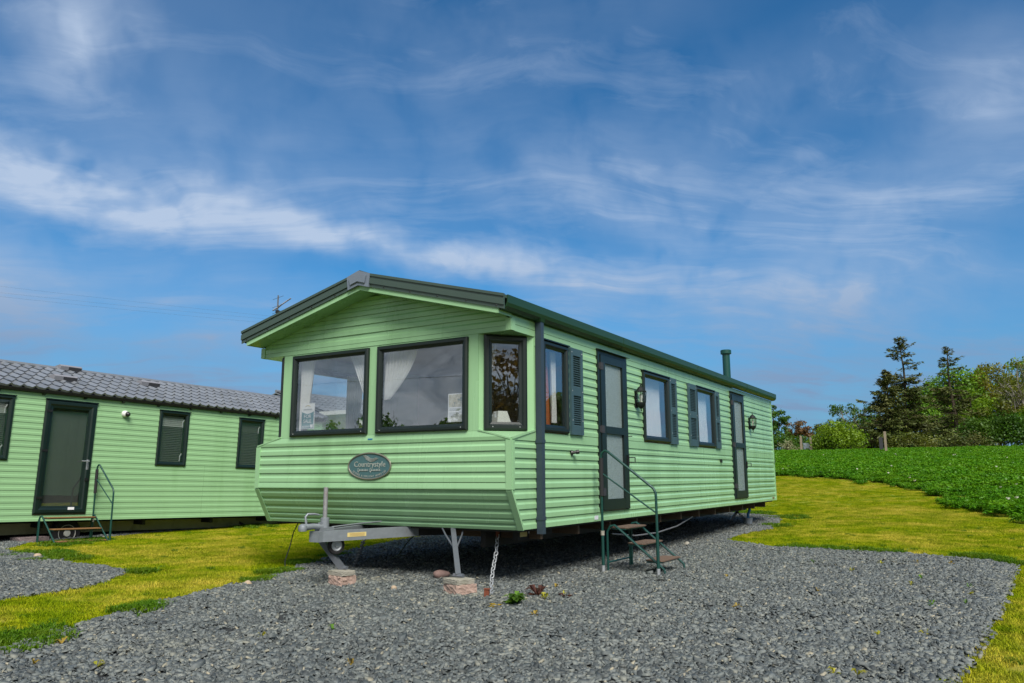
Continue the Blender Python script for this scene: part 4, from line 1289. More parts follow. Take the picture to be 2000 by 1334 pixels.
def tiled_van(label, M4, y0, y1, holes_door, holes_win, tiles, detail=True):
    global TILE
    root = thing('tiled_roof_caravan', label, 'caravan', 'caravans with grey tiled roofs')
    root.matrix_world = M4
    fr = Fr((0, 0, 0), (0, 1, 0), (0, 0, 1), (1, 0, 0))
    zb, ze = .382, 2.577
    opens = holes_door + holes_win
    n = 21
    hb = (ze - zb) / n
    for k in range(n):
        u = zb + k * hb
        for s0, s1 in spans(y0, y1, [(o[0] + .004, o[1] - .004) for o in opens if o[2] < u + hb / 2 < o[3]]):
            # long boards are joined with a butt joint
            cuts = [s0] + [c for c in (4.05,) if s0 + .5 < c < s1 - .3 and u < 1.4] + [s1]
            for c0, c1 in zip(cuts[:-1], cuts[1:]):
                board(fr, c0, c1 - (.003 if c1 != s1 else 0), u, shiplap(hb), 'siding_b', root)
    wall_cells(fr, y0, y1, zb, ze, opens, -.05, -.026).build('wall_lining', 'interior', root)
    MB().box(-3.6, -3.56, y0, y1, zb, ze).box(-3.56, -.05, y0, y0 + .04, zb, ze).box(-3.56, -.05, y1 - .04, y1, zb, ze).build('wall', 'siding_b', root)
    MB().box(-.05, .016, y1 - .05, y1 + .012, zb, ze).build('corner_trim', 'siding_b', root)
    MB().prism([(-3.6, y1, ze), (0, y1, ze), (-1.8, y1, 3.22)], (0, -.04, 0)).build('gable', 'siding_b', root)
    MB().box(-3.56, -.04, y0, y1, zb, zb + .04).build('floor', 'chassis', root)
    MB().box(-2.0, -1.95, y0, y1, zb + .04, ze).build('partition', 'interior', root)
    # doors and windows
    for a0, a1, u0, u1 in holes_door:
        d = ring(fr, a0, a1, u0, u1, .135, 'frame_b', root, 'door')
        pane(fr, a0 + .133, a1 - .133, u0 + .133, u1 - .133, 'glass_b', d, .008)
        for uu in (u0 + .28, (u0 + u1) / 2 + .1, u1 - .20):
            MB().fbox(fr, a0 + .02, a0 + .115, uu - .02, uu + .02, .036, .054).build('hinge', 'blackplastic', d)
        MB().tube([fr.p(a1 - .07, 1.43, .03), fr.p(a1 - .07, 1.43, .085), fr.p(a1 - .20, 1.43, .085)], .009, 8).fbox(fr, a1 - .09, a1 - .05, 1.28, 1.46, .035, .042).build('door_handle', 'zinc', d)
        MB().fbox(fr, a1 - .09, a1 - .05, 1.08, 1.13, .035, .07).build('door_catch', 'blackplastic', d)
        MB().fbox(fr, a1 - .33, a1 - .22, u0 + .07, u0 + .115, .042, .046).build('maker_label', 'paper', d)
        MB().fbox(fr, a0 - .01, a1 + .012, u1 + .001, u1 + .018, -.01, .055).build('drip_strip', 'frame_b', d)
        # blind behind the glass
        MB().fbox(fr, a0 + .05, a1 - .05, u0 + .05, u1 - .05, -.075, -.070).build('door_blind', 'sofa', d)
    for q in holes_win:
        wo = window(fr, *q, .075, 'frame_b', 'glass_b', root)
        if detail:
            a0, a1, u0, u1 = q
            n_ = 26
            for k in range(n_):
                uu = u0 + .09 + (u1 - u0 - .18) * k / n_
                top_ = k > n_ * .76
                MB().add([fr.p(a0 + .08, uu, -.05), fr.p(a1 - .08, uu, -.05), fr.p(a1 - .08, uu + .030, -.058 if top_ else -.075), fr.p(a0 + .08, uu + .030, -.058 if top_ else -.075)], [(0, 1, 2, 3)]).build('blind_slat', 'blind' if top_ and q[0] < 3.5 else 'sofa', wo)
            for uu in (u0 + .10, u0 + .72 * (u1 - u0)):
                MB().tube([fr.p(a1 - .12, uu, -.02), fr.p(a1 - .12, uu + .10, -.02), fr.p(a1 - .09, uu + .15, -.02)], .010, 6).build('window_catch', 'whiteplastic', wo)
    # roof
    sl = math.atan2(3.29 - 2.66, 1.9)
    MB().prism([(.06, y0, 2.635), (-1.8, y0, 3.255), (-3.66, y0, 2.635), (-3.66, y0, 2.60), (-1.8, y0, 3.22), (.06, y0, 2.60)], (0, y1 - y0 + .08, 0)).build('roof', 'rooftile', root)
    MB().prism([(.015, y0, ze), (.075, y0, ze + .005), (.09, y0, ze + .05), (.085, y0, ze + .06), (.015, y0, ze + .03)], (0, y1 - y0 + .08, 0)).build('gutter', 'blackplastic', root)
    for k in range(int((y1 - y0) / .72)):
        yy = y0 + .3 + k * .72
        MB().prism([(.014, yy, ze - .035), (.075, yy, ze - .002), (.014, yy, ze - .002)], (0, .05, 0)).build('gutter_bracket', 'blackplastic', root)
    MB().tube([(-1.8, y0, 3.285), (-1.8, y1 + .09, 3.285)], .045, 8).build('ridge_strip', 'rooftile', root)
    MB().bar((.1, y1 + .09, 2.665), (-1.8, y1 + .09, 3.29), .05, .09).build('verge_strip', 'rooftile', root)
    if TILE is None: TILE = tile_mesh()
    rows = 6
    for r in range(rows):
        s_ = r * .336
        for c in range(int(round((tiles[1] - tiles[0]) / .2))):
            o = link('roof_tile', TILE, root)
            # local x -> van y, local y -> up the slope
            B = Matrix(((0, -math.cos(sl), math.sin(sl), .10 - s_ * math.cos(sl)), (1, 0, 0, tiles[0] + .2 * c), (0, math.sin(sl), math.cos(sl), 2.635 + s_ * math.sin(sl)), (0, 0, 0, 1)))
            o.matrix_local = B
    return root, fr


M_L = Matrix(((.99889, .0466, .0071, -6.5511), (-.0467, .99865, .0225, 0), (-.0060, -.0228, .99972, 0), (0, 0, 0, 1)))
lv, LF = tiled_van('green caravan with grey tiled roof and glazed dark door, beside the lawn', M_L, -3.2, 7.15,
                   [(.781, 1.685, .501, 2.481)], [(2.936, 3.594, 1.399, 2.481), (4.799, 5.464, 1.399, 2.481), (-1.0, .278, 1.399, 2.481)], (-1.4, 7.2))
# roof vents, camera, wheel, chassis
sl = math.atan2(.63, 1.9)
for (yy, s_) in ((1.18, .80), (1.75, 1.88), (3.15, 1.30)):
    B = Fr((.10 - s_ * math.cos(sl), yy, 2.665 + s_ * math.sin(sl)), (0, 1, 0), (-math.cos(sl), 0, math.sin(sl)), (math.sin(sl), 0, math.cos(sl)))
    o = MB().prism([B.p(0, 0, .0), B.p(0, 0, .085), B.p(0, .06, .10), B.p(0, .24, .02), B.p(0, .24, 0)], B.A * .42).build('roof_vent', 'roofvent', lv)
    MB().prism([B.p(.16, -.004, .01), B.p(.41, -.004, .01), B.p(.41, -.004, .080), B.p(.16, -.004, .080)], B.U * .008).build('vent_grille', 'ventdark', o)
cm = MB().lathe((.012, 2.22, 2.345), [(.062, 0), (.062, .03), (.048, .05), (.035, .06)], 18, axis=(1, 0, 0)).build('dome_camera', 'whiteplastic', lv, True)
MB().lathe((.06, 2.235, 2.34), [(.045, 0), (.048, .03), (.030, .06), (.006, .068)], 16, axis=(.8, .5, -.15)).build('camera_eye', 'blackplastic', cm, True)
for x in (-.5, -3.0):
    MB().box(x - .04, x + .04, -3.0, 6.9, .14, .33).build('chassis_beam', 'vanchassis', lv)
for yy in (.0, 1.0, 2.9, 4.4, 5.8):
    MB().box(-3.4, -.15, yy, yy + .06, .26, .375).build('floor_joist', 'chassis', lv)
wl = MB().lathe((-.34, 1.50, .15), [(.15, 0), (.235, .01), (.26, .04), (.26, .13), (.235, .16), (.15, .17)], 28, axis=(1, 0, 0)).build('wheel', 'tyre', lv, True)
MB().lathe((-.205, 1.50, .15), [(.155, .028), (.15, .042), (.12, .02), (.07, .012), (.055, .05), (.015, .055)], 24, axis=(1, 0, 0)).build('wheel_rim', 'whitewheel', wl, True)
for yy, zz in ((5.35, .03), (6.4, .02)):
    MB().bar((-.5, yy, .25), (-.28, yy + .25, zz), .05, .05).build('jack_leg', 'chassis', lv)
block('building_block', 'dull pink concrete block under the tiled-roof caravan behind its steps', tuple(M_L @ V3(-.16, .88, .02)), .40, .46, .19, R(-2), 'darkblock', .016, 8)
chain('dark tie-down chain under the far end of the tiled-roof caravan', [tuple(M_L @ V3(-.3, 6.6, .36)), tuple(M_L @ V3(-.15, 6.9, .16)), tuple(M_L @ V3(-.05, 7.1, .02))], mat='chassis')
LFW = Fr(M_L @ V3(0, 0, 0), M_L.to_3x3() @ V3(0, 1, 0), (0, 0, 1), M_L.to_3x3() @ V3(1, 0, 0))
steps('entry_steps', 'green metal steps with tan treads below the glazed door of the tiled-roof caravan', LFW, .86, 1.76, -.07, 'tread_b', .5, [(.16, .455), (.38, .27), (.58, .08)], 1.80, 1.36, .8, .72)
curtain('long pale curtain in the tiled-roof caravan window at the picture edge', Fr(M_L @ V3(0, 0, 0), M_L.to_3x3() @ V3(0, 1, 0), M_L.to_3x3() @ V3(0, 0, 1), M_L.to_3x3() @ V3(1, 0, 0)), (-.30, .18), (-.30, .16), 2.40, 1.46, -.09, 6)

M_3 = Matrix.Translation((-7.35, 8.3, .16)) @ Matrix.Rotation(R(-2.0), 4, 'Z')
tv, TF = tiled_van('farther green caravan with grey tiled roof, seen through the front window glass', M_3, 0, 8.5, [(2.55, 3.35, .5, 2.4)], [(1.05, 1.8, 1.25, 2.40)], (0, 4.6), detail=False)
MB().prism([(.06, -.1, 2.62), (.06, .95, 2.02), (.06, .95, 1.95), (.06, -.1, 2.52)], (1.1, 0, 0)).build('porch_roof', 'whiteplastic', tv)
MB().box(1.10, 1.15, .86, .91, -.1, 2.0).build('porch_post', 'whiteplastic', tv)
MB().box(.3, .34, .06, .9, .2, 1.3).build('porch_panel', 'greenplastic', tv)

# ------------------------------------------------------------------ aerial, overhead wires, field post
ar = thing('tv_aerial', 'small television aerial clamped behind the gable edge of the large caravan', 'aerial', loc=(.10, .10, 2.86))
MB().tube([(0, 0, 0), (0, 0, .50)], .009, 8).build('mast', 'aerial', ar, True)
bd = V3(.45, .89, .0).normalized(); cr = V3(.89, -.45, 0).normalized()
bz = .31
MB().tube([V3(0, 0, bz - .015) - bd * .06, V3(0, 0, bz + .17) + bd * .16], .009, 6).build('boom', 'blackplastic', ar)
MB().lathe((0, 0, bz - .04), [(.026, 0), (.026, .035)], 8).build('clamp', 'blackplastic', ar)
for k in range(8):
    c_ = V3(0, 0, bz + .022 * k) + bd * (-.02 + .022 * k)
    l = .085 - .006 * k
    MB().tube([c_ - cr * l, c_ + cr * l], .0022, 4).build('element', 'aerial', ar)
for zz, l in ((bz + .165, .17), (bz + .06, .18), (bz - .02, .17)):
    MB().tube([V3(0, 0, zz) - cr * l - bd * .02, V3(0, 0, zz) + cr * l + bd * .02 + V3(0, 0, -.012)], .0026, 4).build('element', 'aerial', ar)


def wires(label, p, q, sag, n=24, r=.0035):
    p, q = Vector(p), Vector(q)
    pts = [p.lerp(q, k / n) - V3(0, 0, sag * 4 * (k / n) * (1 - k / n)) for k in range(n + 1)]
    o = MB().tube(pts, r, 5).build('overhead_wire', 'wire')
    return tag(o, label, 'wire', 'overhead wires')


wires('upper thin wire crossing the sky above the tiled roof', (-56.72, 3.94, 14.46), (-26.02, 32.83, 10.96), .25)
wires('middle thin wire crossing the sky above the tiled roof', (-56.76, 4.02, 13.94), (-26.03, 32.85, 10.86), .3)
wires('lowest thin wire crossing the sky above the tiled roof', (-56.78, 4.05, 13.74), (-26.06, 32.89, 10.59), .3)

fp = thing('marker_post', 'pale wooden post with a dark box at the edge of the field', 'post', loc=(1.85, 50.5, G(50.5) - .1))
MB().box(-.07, .07, -.07, .07, 0, 1.62).build('post_shaft', 'post', fp)
MB().box(-.38, -.16, -.05, .06, .45, 1.25).build('meter_box', 'ventdark', fp)
MB().box(-.16, -.07, -.02, .02, .75, .80).build('box_bracket', 'ventdark', fp)
for x, h_, lb in ((-5.20, 1.45, 'weathered grey gate post standing among shrubs beyond the field'), (-4.45, 1.3, 'brownish gate post standing beside the round bush beyond the field')):
    o = MB().prism([(x - .09, 59.2, G(59)), (x + .09, 59.2, G(59)), (x + .07, 59.2, G(59) + h_), (x - .06, 59.2, G(59) + h_ + .08)], (0, .16, 0)).build('gate_post', 'post')
    tag(o, lb, 'post')
MB()
o = thing('water_tank', 'small pale grey tank between the gate posts', 'tank', loc=(-4.95, 60.5, G(59)))
MB().box(-.28, .28, -.2, .2, .45, .95).build('tank_body', 'bucket', o)
MB().box(-.2, .2, -.15, .15, -.05, .45).build('tank_stand', 'greenplastic', o)

# ------------------------------------------------------------------ trees
def limb_path(rng, p, q, n=5, wob=.08):
    p, q = np.array(p, float), np.array(q, float)
    L = np.linalg.norm(q - p)
    pts = []
    for k in range(n + 1):
        s_ = k / n
        c = p + (q - p) * s_
        if 0 < k < n: c = c + rng.normal(0, wob * L * .5, 3) * math.sin(math.pi * s_)
        c[2] += .10 * L * math.sin(math.pi * s_) * .5
        pts.append(c)
    return pts


def leaf_cloud(rng, centers, radii, counts, size, aspect=.6, flat_=.35):
    V = []; T = []
    for c, r, n in zip(centers, radii, counts):
        p = rng.normal(0, 1, (n, 3))
        p /= np.maximum(np.linalg.norm(p, axis=1, keepdims=True), 1e-6)
        p *= (rng.random((n, 1)) ** .45) * r
        p[:, 2] *= .72
        out = p / np.maximum(np.linalg.norm(p, axis=1, keepdims=True), 1e-6)
        nrm = out * .6 + rng.normal(0, .6, (n, 3)) + np.array((0, 0, flat_))
        nrm /= np.linalg.norm(nrm, axis=1, keepdims=True)
        a = np.cross(nrm, rng.normal(0, 1, (n, 3))); a /= np.maximum(np.linalg.norm(a, axis=1, keepdims=True), 1e-6)
        b = np.cross(nrm, a)
        s_ = size * (.6 + .8 * rng.random((n, 1)))
        q = p + np.asarray(c)
        V.append(np.stack([q - a * s_ * .5, q + b * s_ * aspect * .5 + nrm * s_ * .08, q + a * s_ * .5, q - b * s_ * aspect * .5 + nrm * s_ * .08], 1).reshape(-1, 3))
        T.append(np.repeat(np.clip(rng.normal(.45, .22) + rng.normal(0, .2, n), 0, 1), 4))
    V = np.concatenate(V); T = np.concatenate(T)
    return V, np.arange(len(V)).reshape(-1, 4), T


def tree(name, label, x, y, H, Wd, mat, seed, n_leaf=4200, leaf=.26, trunk=.30, bark='bark', crown_lo=.22, openness=.3, lobes=26, cat='tree', dep=None, group=None, trunk_r=None, lean=(0, 0), flat_top=0.):
    rng = np.random.default_rng(seed)
    z0 = G(y) - .1
    root = thing(name, label, cat, group, (x, y, z0))
    Dp = dep or Wd
    cz = H * (crown_lo + (1 - crown_lo) / 2); rz = H * (1 - crown_lo) / 2
    tr_ = trunk_r or .022 * H + .03
    top = np.array((lean[0], lean[1], H * .80))
    tp = limb_path(rng, (0, 0, 0), top, 7, .05)
    mb = MB().tube(tp, [tr_ * (1 - .88 * k / 7) for k in range(8)], 8)
    cents = []; rads = []
    for k in range(lobes):
        # points over the crown, more near the outside
        d = rng.normal(0, 1, 3); d /= np.linalg.norm(d)
        if flat_top: d[2] = d[2] * (1 - flat_top) + flat_top * .4
        rr = rng.random() ** .35 * .86
        c = np.array((d[0] * Wd / 2 * rr + lean[0] * .7, d[1] * Dp / 2 * rr + lean[1] * .7, cz + d[2] * rz * rr))
        if c[2] < H * crown_lo * .8: c[2] = H * crown_lo
        cents.append(c)
        rads.append((.13 + .10 * rng.random()) * Wd * (1.15 - openness))
        s_ = np.clip(.25 + .6 * (c[2] / H) * rng.random() ** .5, .18, .92)
        a = tp[min(6, int(s_ * 7))]
        pth = limb_path(rng, a, c, 4, .10)
        r0 = tr_ * (.42 - .25 * s_)
        mb.tube(pth, [max(.012, r0 * (1 - .8 * i / 4)) for i in range(5)], 5)
        for j in range(3):
            e = c + rng.normal(0, rads[-1] * .7, 3)
            mb.tube([pth[3], (pth[3] + e) / 2 + rng.normal(0, .05, 3), e], [max(.010, r0 * .3), .012, .008], 4)
    mb.build('trunk', bark, root, True)
    ar_ = np.array(rads) ** 2
    cnt = np.maximum(12, (n_leaf * ar_ / ar_.sum()).astype(int))
    V, F, T = leaf_cloud(rng, cents, rads, cnt, leaf)
    # tone varies at random from clump to clump and leaf to leaf
    link('crown', np_mesh('crown', V, F, mat, T), root)
    return root


def spruce(name, label, x, y, H, Wd, seed, lo=.06, bare=(.62, .78), top_sparse=True, mat='leaf_spruce', dens=1., group=None, bark='bark'):
    rng = np.random.default_rng(seed)
    z0 = G(y) - .1
    root = thing(name, label, 'tree', group, (x, y, z0))
    tp = [np.array((.12 * math.sin(k * .9 + seed), .1 * math.cos(k * 1.3), H * k / 8)) for k in range(9)]
    mb = MB().tube(tp, [.02 * H * (1 - .93 * k / 8) + .012 for k in range(9)], 8)
    Vs = []; Ts = []
    nb = int(150 * dens)
    for k in range(nb):
        s_ = lo + (1 - lo) * (k + rng.random()) / nb
        if bare[0] < s_ < bare[1] and rng.random() < .86: continue
        z = s_ * H
        env = (1 - s_) ** .75
        if s_ > bare[1]:
            env = (.10 + .34 * (1 - (s_ - bare[1]) / (1 - bare[1]))) * (.5 + .9 * rng.random())
            if rng.random() < .35: continue
        L = Wd / 2 * env * (.55 + .6 * rng.random())
        if rng.random() < .08: L *= 1.35
        an = rng.random() * 2 * math.pi
        st = tp[min(7, int(s_ * 8))] * (1 - (s_ * 8 - int(s_ * 8))) + tp[min(8, int(s_ * 8) + 1)] * (s_ * 8 - int(s_ * 8))
        up = .28 if s_ > .8 else (-.05 if s_ > .45 else -.18)
        d = np.array((math.cos(an), math.sin(an), up + rng.normal(0, .12))); 
        pts = [st + d * L * q + np.array((0, 0, .12 * L * q * q)) for q in (0, .35, .7, 1.)]
        mb.tube(pts, [.022 * (1 - s_ * .5) * (1 - q * .8) + .006 for q in (0, .35, .7, 1.)], 4)
        if s_ < bare[0] and rng.random() < .22: continue          # dead bare branch
        n = int((26 if s_ < bare[0] else 17) * (.4 + L))
        q = .22 + .80 * rng.random(n) ** .8
        c = st + d * L * q[:, None] + np.stack([0 * q, 0 * q, .12 * L * q * q], 1)
        side = np.cross(d, (0, 0, 1)); side /= np.linalg.norm(side)
        spread = (.10 + .26 * np.sin(np.pi * np.clip(q, 0, 1)))[:, None] * rng.normal(0, .62, (n, 1)) * min(1.2, .4 + .5 * L)
        c = c + side * spread + rng.normal(0, .05, (n, 3)) + np.array((0, 0, -.06)) * np.abs(rng.normal(0, 1, (n, 1)))
        dr = d * .8 + side * np.sign(spread) * .7 + rng.normal(0, .35, (n, 3)) + np.array((0, 0, -.15)); dr /= np.linalg.norm(dr, axis=1, keepdims=True)
        b = np.cross(dr, rng.normal(0, 1, (n, 3)) + np.array((0, 0, 1.5))); b /= np.maximum(np.linalg.norm(b, axis=1, keepdims=True), 1e-6)
        sz = (.20 + .20 * rng.random((n, 1)))
        Vs.append(np.stack([c - dr * sz * .5, c + b * sz * .17, c + dr * sz * .6, c - b * sz * .17], 1).reshape(-1, 3))
        Ts.append(np.repeat(np.clip(rng.normal(.4, .25, n), 0, 1), 4))
    mb.build('trunk', bark, root, True)
    V = np.concatenate(Vs)
    link('crown', np_mesh('crown', V, np.arange(len(V)).reshape(-1, 4), mat, np.concatenate(Ts)), root)
    return root


def shrub(name, label, x, y, H, Wd, mat, seed, n_leaf=2600, leaf=.17, group=None, lobes=22, dep=None, cat='bush'):
    rng = np.random.default_rng(seed)
    root = thing(name, label, cat, group, (x, y, G(y) - .05))
    mb = MB(); cents = []; rads = []
    Dp = dep or Wd * .8
    for k in range(lobes):
        an = rng.random() * 2 * math.pi; e = rng.random() ** .7 * .95
        r_ = math.sqrt(rng.random()) * .80
        zc = H * .84 * math.sqrt(max(.05, 1 - r_ ** 2)) * (.35 + .65 * e)
        c = np.array((math.cos(an) * Wd / 2 * r_, math.sin(an) * Dp / 2 * r_, max(.18 * H, zc)))
        cents.append(c); rads.append((.15 + .09 * rng.random()) * min(Wd, 2.2 * H))
        mb.tube(limb_path(rng, (c[0] * .15, c[1] * .15, 0), c, 3, .1), [.035, .028, .018, .010], 5)
    mb.build('stem', 'bark', root, True)
    ar_ = np.array(rads) ** 2
    V, F, T = leaf_cloud(rng, cents, rads, np.maximum(10, (n_leaf * ar_ / ar_.sum()).astype(int)), leaf)
    V[:, 2] = np.maximum(V[:, 2], .02)
    link('foliage', np_mesh('foliage', V, F, mat, T), root)
    return root


TG = 'trees beyond the field'
spruce('spruce_tree', 'tallest ragged spruce with a bare upper stem and sparse tip', 1.95, 67.3, 10.1, 6.2, 3, bare=(.66, .78), dens=1.7, group=TG)
spruce('spruce_tree', 'shorter dense brown-green spruce leaning against the tallest spruce', .75, 65.6, 7.2, 6.4, 8, bare=(.99, 1.0), dens=1.5, group=TG)
spruce('spruce_tree', 'ragged spruce with bare lower branches in front of the bright green tree', 5.35, 71.5, 9.6, 6.0, 12, bare=(.62, .74), dens=1.5, group=TG)
tree('sycamore_tree', 'large bright green broadleaf tree between the two tall spruces', 4.0, 83.4, 9.5, 8.8, 'leaf_sycamore', 21, 15000, .27, lobes=46, crown_lo=.14, group=TG, openness=.25)
tree('beech_tree', 'tall yellow-green tree with a rounded crown beside the bright green tree', 7.9, 85.5, 10.7, 6.2, 'leaf_yellow', 22, 9500, .23, lobes=44, crown_lo=.22, openness=.30, group=TG)
tree('ash_tree', 'thinly leaved tree with bare crooked limbs at the picture edge', 10.6, 79.5, 10.0, 5.4, 'leaf_olive', 23, 2300, .20, lobes=44, crown_lo=.30, openness=.5, group=TG, bark='barkpale')
shrub('sycamore_bush', 'large deep green bush below the yellow-green tree', 8.4, 69.5, 4.1, 5.6, 'leaf_dark', 31, 8500, .20, lobes=30, group=TG)
shrub('hazel_bush', 'lime green bush at the picture edge below the thin tree', 11.0, 71.4, 4.6, 3.4, 'leaf_bright', 32, 2600, .22, group=TG)
tree('birch_tree', 'airy tree with pale stem and scattered leaf clumps, left of the spruces', -4.0, 80.7, 6.6, 5.4, 'leaf_dark', 24, 1900, .24, lobes=32, crown_lo=.26, openness=.55, group=TG, bark='barkpale')
tree('maple_tree', 'olive green tree hidden partly behind the dense spruce', -1.2, 83.0, 7.1, 5.4, 'leaf_olive', 25, 6000, .26, lobes=26, crown_lo=.1, group=TG)
shrub('round_bush', 'round bright lime green bush beyond the field', -2.15, 59.4, 2.75, 4.9, 'leaf_bright', 33, 6500, .16, lobes=34, group=TG)
tree('copper_tree', 'small rusty brown leaved tree beyond the caravan end', -10.7, 86.7, 4.9, 3.6, 'leaf_russet', 26, 2300, .22, lobes=22, crown_lo=.42, openness=.35, group=TG)
tree('thorn_tree', 'small olive tree between the rusty tree and the airy tree', -7.9, 88.2, 4.8, 4.2, 'leaf_olive', 27, 1700, .22, lobes=24, crown_lo=.36, openness=.45, group=TG)
tree('oak_tree', 'dark green tree rising beside the caravan gutter end', -11.8, 79.4, 6.3, 3.6, 'leaf_dark', 28, 2400, .24, lobes=24, crown_lo=.25, openness=.4, group=TG)
shrub('hedge_shrub', 'dark shrub beside the rear corner of the caravan', -7.9, 64.4, 2.5, 3.0, 'leaf_dark', 34, 2200, .18, group=TG)
shrub('hawthorn_bush', 'small bush with cream blossom beside the dark shrub', -6.9, 62.0, 1.7, 1.7, 'leaf_blossom', 35, 420, .14, group=TG)
shrub('bramble_bush', 'dark brown-green thicket under the tallest spruce', 2.5, 63.6, 2.1, 5.4, 'leaf_olive', 36, 2600, .17, group=TG, dep=2.2)
shrub('bramble_bush', 'low dark thicket between the round bush and the dense spruce', -.6, 66.0, 2.2, 3.6, 'leaf_spruce', 37, 2200, .18, group=TG)
shrub('bramble_bush', 'dark thicket under the ragged spruce in front of the bright tree', 5.6, 65.5, 2.0, 5.4, 'leaf_spruce', 38, 2600, .18, group=TG, dep=2.4)
shrub('gorse_bush', 'green thicket behind the gate posts', -6.2, 72.0, 2.2, 4.0, 'leaf_dark', 39, 1800, .2, group=TG)
tree('lime_tree', 'mid green tree filling the gap behind the two tall spruces', 1.2, 88, 6.6, 5.6, 'leaf_sycamore', 41, 3600, .3, lobes=26, crown_lo=.05, group=TG)
tree('alder_tree', 'brown-green tree behind the deep green bush', 8.6, 78, 6.0, 4.6, 'leaf_olive', 42, 2600, .26, lobes=24, crown_lo=.05, group=TG)
tree('elm_tree', 'full mid green tree behind the thin crooked tree at the picture edge', 12.0, 90, 10.6, 7.4, 'leaf_sycamore', 43, 10000, .26, lobes=36, crown_lo=.08, group=TG, openness=.2)
tree('willow_tree', 'yellowish tree filling the space behind ragged spruce and deep green bush', 6.6, 80, 6.8, 5.8, 'leaf_bright', 44, 6500, .26, lobes=28, crown_lo=.05, group=TG, openness=.2)
shrub('elder_bush', 'fresh green bush between the airy tree and the olive tree', -3.2, 76, 3.2, 4.6, 'leaf_bright', 45, 3200, .22, group=TG)
shrub('privet_bush', 'dark green bush between the rusty tree and the round bush', -8.8, 80, 2.9, 4.4, 'leaf_dark', 46, 2600, .22, group=TG)
# trees outside the picture that the windows mirror
RG = 'trees mirrored in the windows'
tree('garden_tree', 'tree mirrored dark in the narrow angled corner window', 27.0, -9.4, 7.0, 6.0, 'leaf_russet', 51, 2600, .24, group=RG)
tree('garden_tree', 'tree mirrored beside the angled corner window tree', 33.0, -15.5, 6.2, 5.0, 'leaf_olive', 52, 1800, .26, group=RG)
for i, (x, y, h_, s_) in enumerate(((-23, -29, 5.0, 53), (-29, -33, 5.8, 54), (-17, -29, 4.9, 55), (-13, -33, 4.6, 56), (-9, -36, 5.0, 57))):
    tree('garden_tree', ['tree mirrored low in the window with the sale board', 'tree mirrored at the edge of the sale board window', 'tree mirrored low beside the swept-aside curtain', 'tree mirrored low below the paper notice', 'tree mirrored past the paper notice'][i], x, y, h_, 4.6, 'leaf_dark', s_, 1200, .28, group=RG, lobes=20)
tree('garden_tree', 'tree mirrored dark in the side window beside the rainwater pipe', 14.5, 22, 4.4, 4.6, 'leaf_dark', 58, 2400, .28, group=RG)
wires('upper wire mirrored in the front windows', (-60, -22, 9.2), (40, -30, 9.0), 1.2, r=.012)
wires('lower wire mirrored in the front windows', (-60, -22, 7.4), (40, -30, 7.2), 1.2, r=.012)


# ------------------------------------------------------------------ scattered ground cover
def scatter(name, P, rz, scl, idx, patches, label, cat, kind='stuff'):
    """points -> instances of patch meshes (nobody could count these)"""
    cl = bpy.data.collections.new(name + '_patches')
    for i, me in enumerate(patches):
        o = bpy.data.objects.new('%s_patch_%02d' % (name, i), me)
        cl.objects.link(o)
    me = bpy.data.meshes.new(name)
    me.vertices.add(len(P)); me.vertices.foreach_set('co', np.asarray(P, np.float32).ravel())
    for nm, ty, dat in (('rz', 'FLOAT', rz), ('scl', 'FLOAT', scl), ('pick', 'INT', idx)):
        a = me.attributes.new(nm, ty, 'POINT')
        a.data.foreach_set('value', np.asarray(dat, np.int32 if ty == 'INT' else np.float32))
    o = link(name, me)
    ng = bpy.data.node_groups.new(name, 'GeometryNodeTree')
    ng.interface.new_socket('Geometry', in_out='INPUT', socket_type='NodeSocketGeometry')
    ng.interface.new_socket('Geometry', in_out='OUTPUT', socket_type='NodeSocketGeometry')
    N = ng.nodes; L = ng.links
    gi = N.new('NodeGroupInput'); go = N.new('NodeGroupOutput')
    ci = N.new('GeometryNodeCollectionInfo')
    ci.inputs['Collection'].default_value = cl
    ci.inputs['Separate Children'].default_value = True
    ci.inputs['Reset Children'].default_value = True
    ip = N.new('GeometryNodeInstanceOnPoints')
    ip.inputs['Pick Instance'].default_value = True

    def at(nm, ty):
        n_ = N.new('GeometryNodeInputNamedAttribute'); n_.data_type = ty; n_.inputs['Name'].default_value = nm
        return n_.outputs[0]
    cx = N.new('ShaderNodeCombineXYZ')
    L.new(at('rz', 'FLOAT'), cx.inputs[2])
    L.new(gi.outputs[0], ip.inputs['Points']); L.new(ci.outputs[0], ip.inputs['Instance'])
    L.new(at('pick', 'INT'), ip.inputs['Instance Index'])
    L.new(cx.outputs[0], ip.inputs['Rotation']); L.new(at('scl', 'FLOAT'), ip.inputs['Scale'])
    L.new(ip.outputs[0], go.inputs[0])
    md = o.modifiers.new('scatter', 'NODES'); md.node_group = ng
    return tag(o, label, cat, kind=kind)


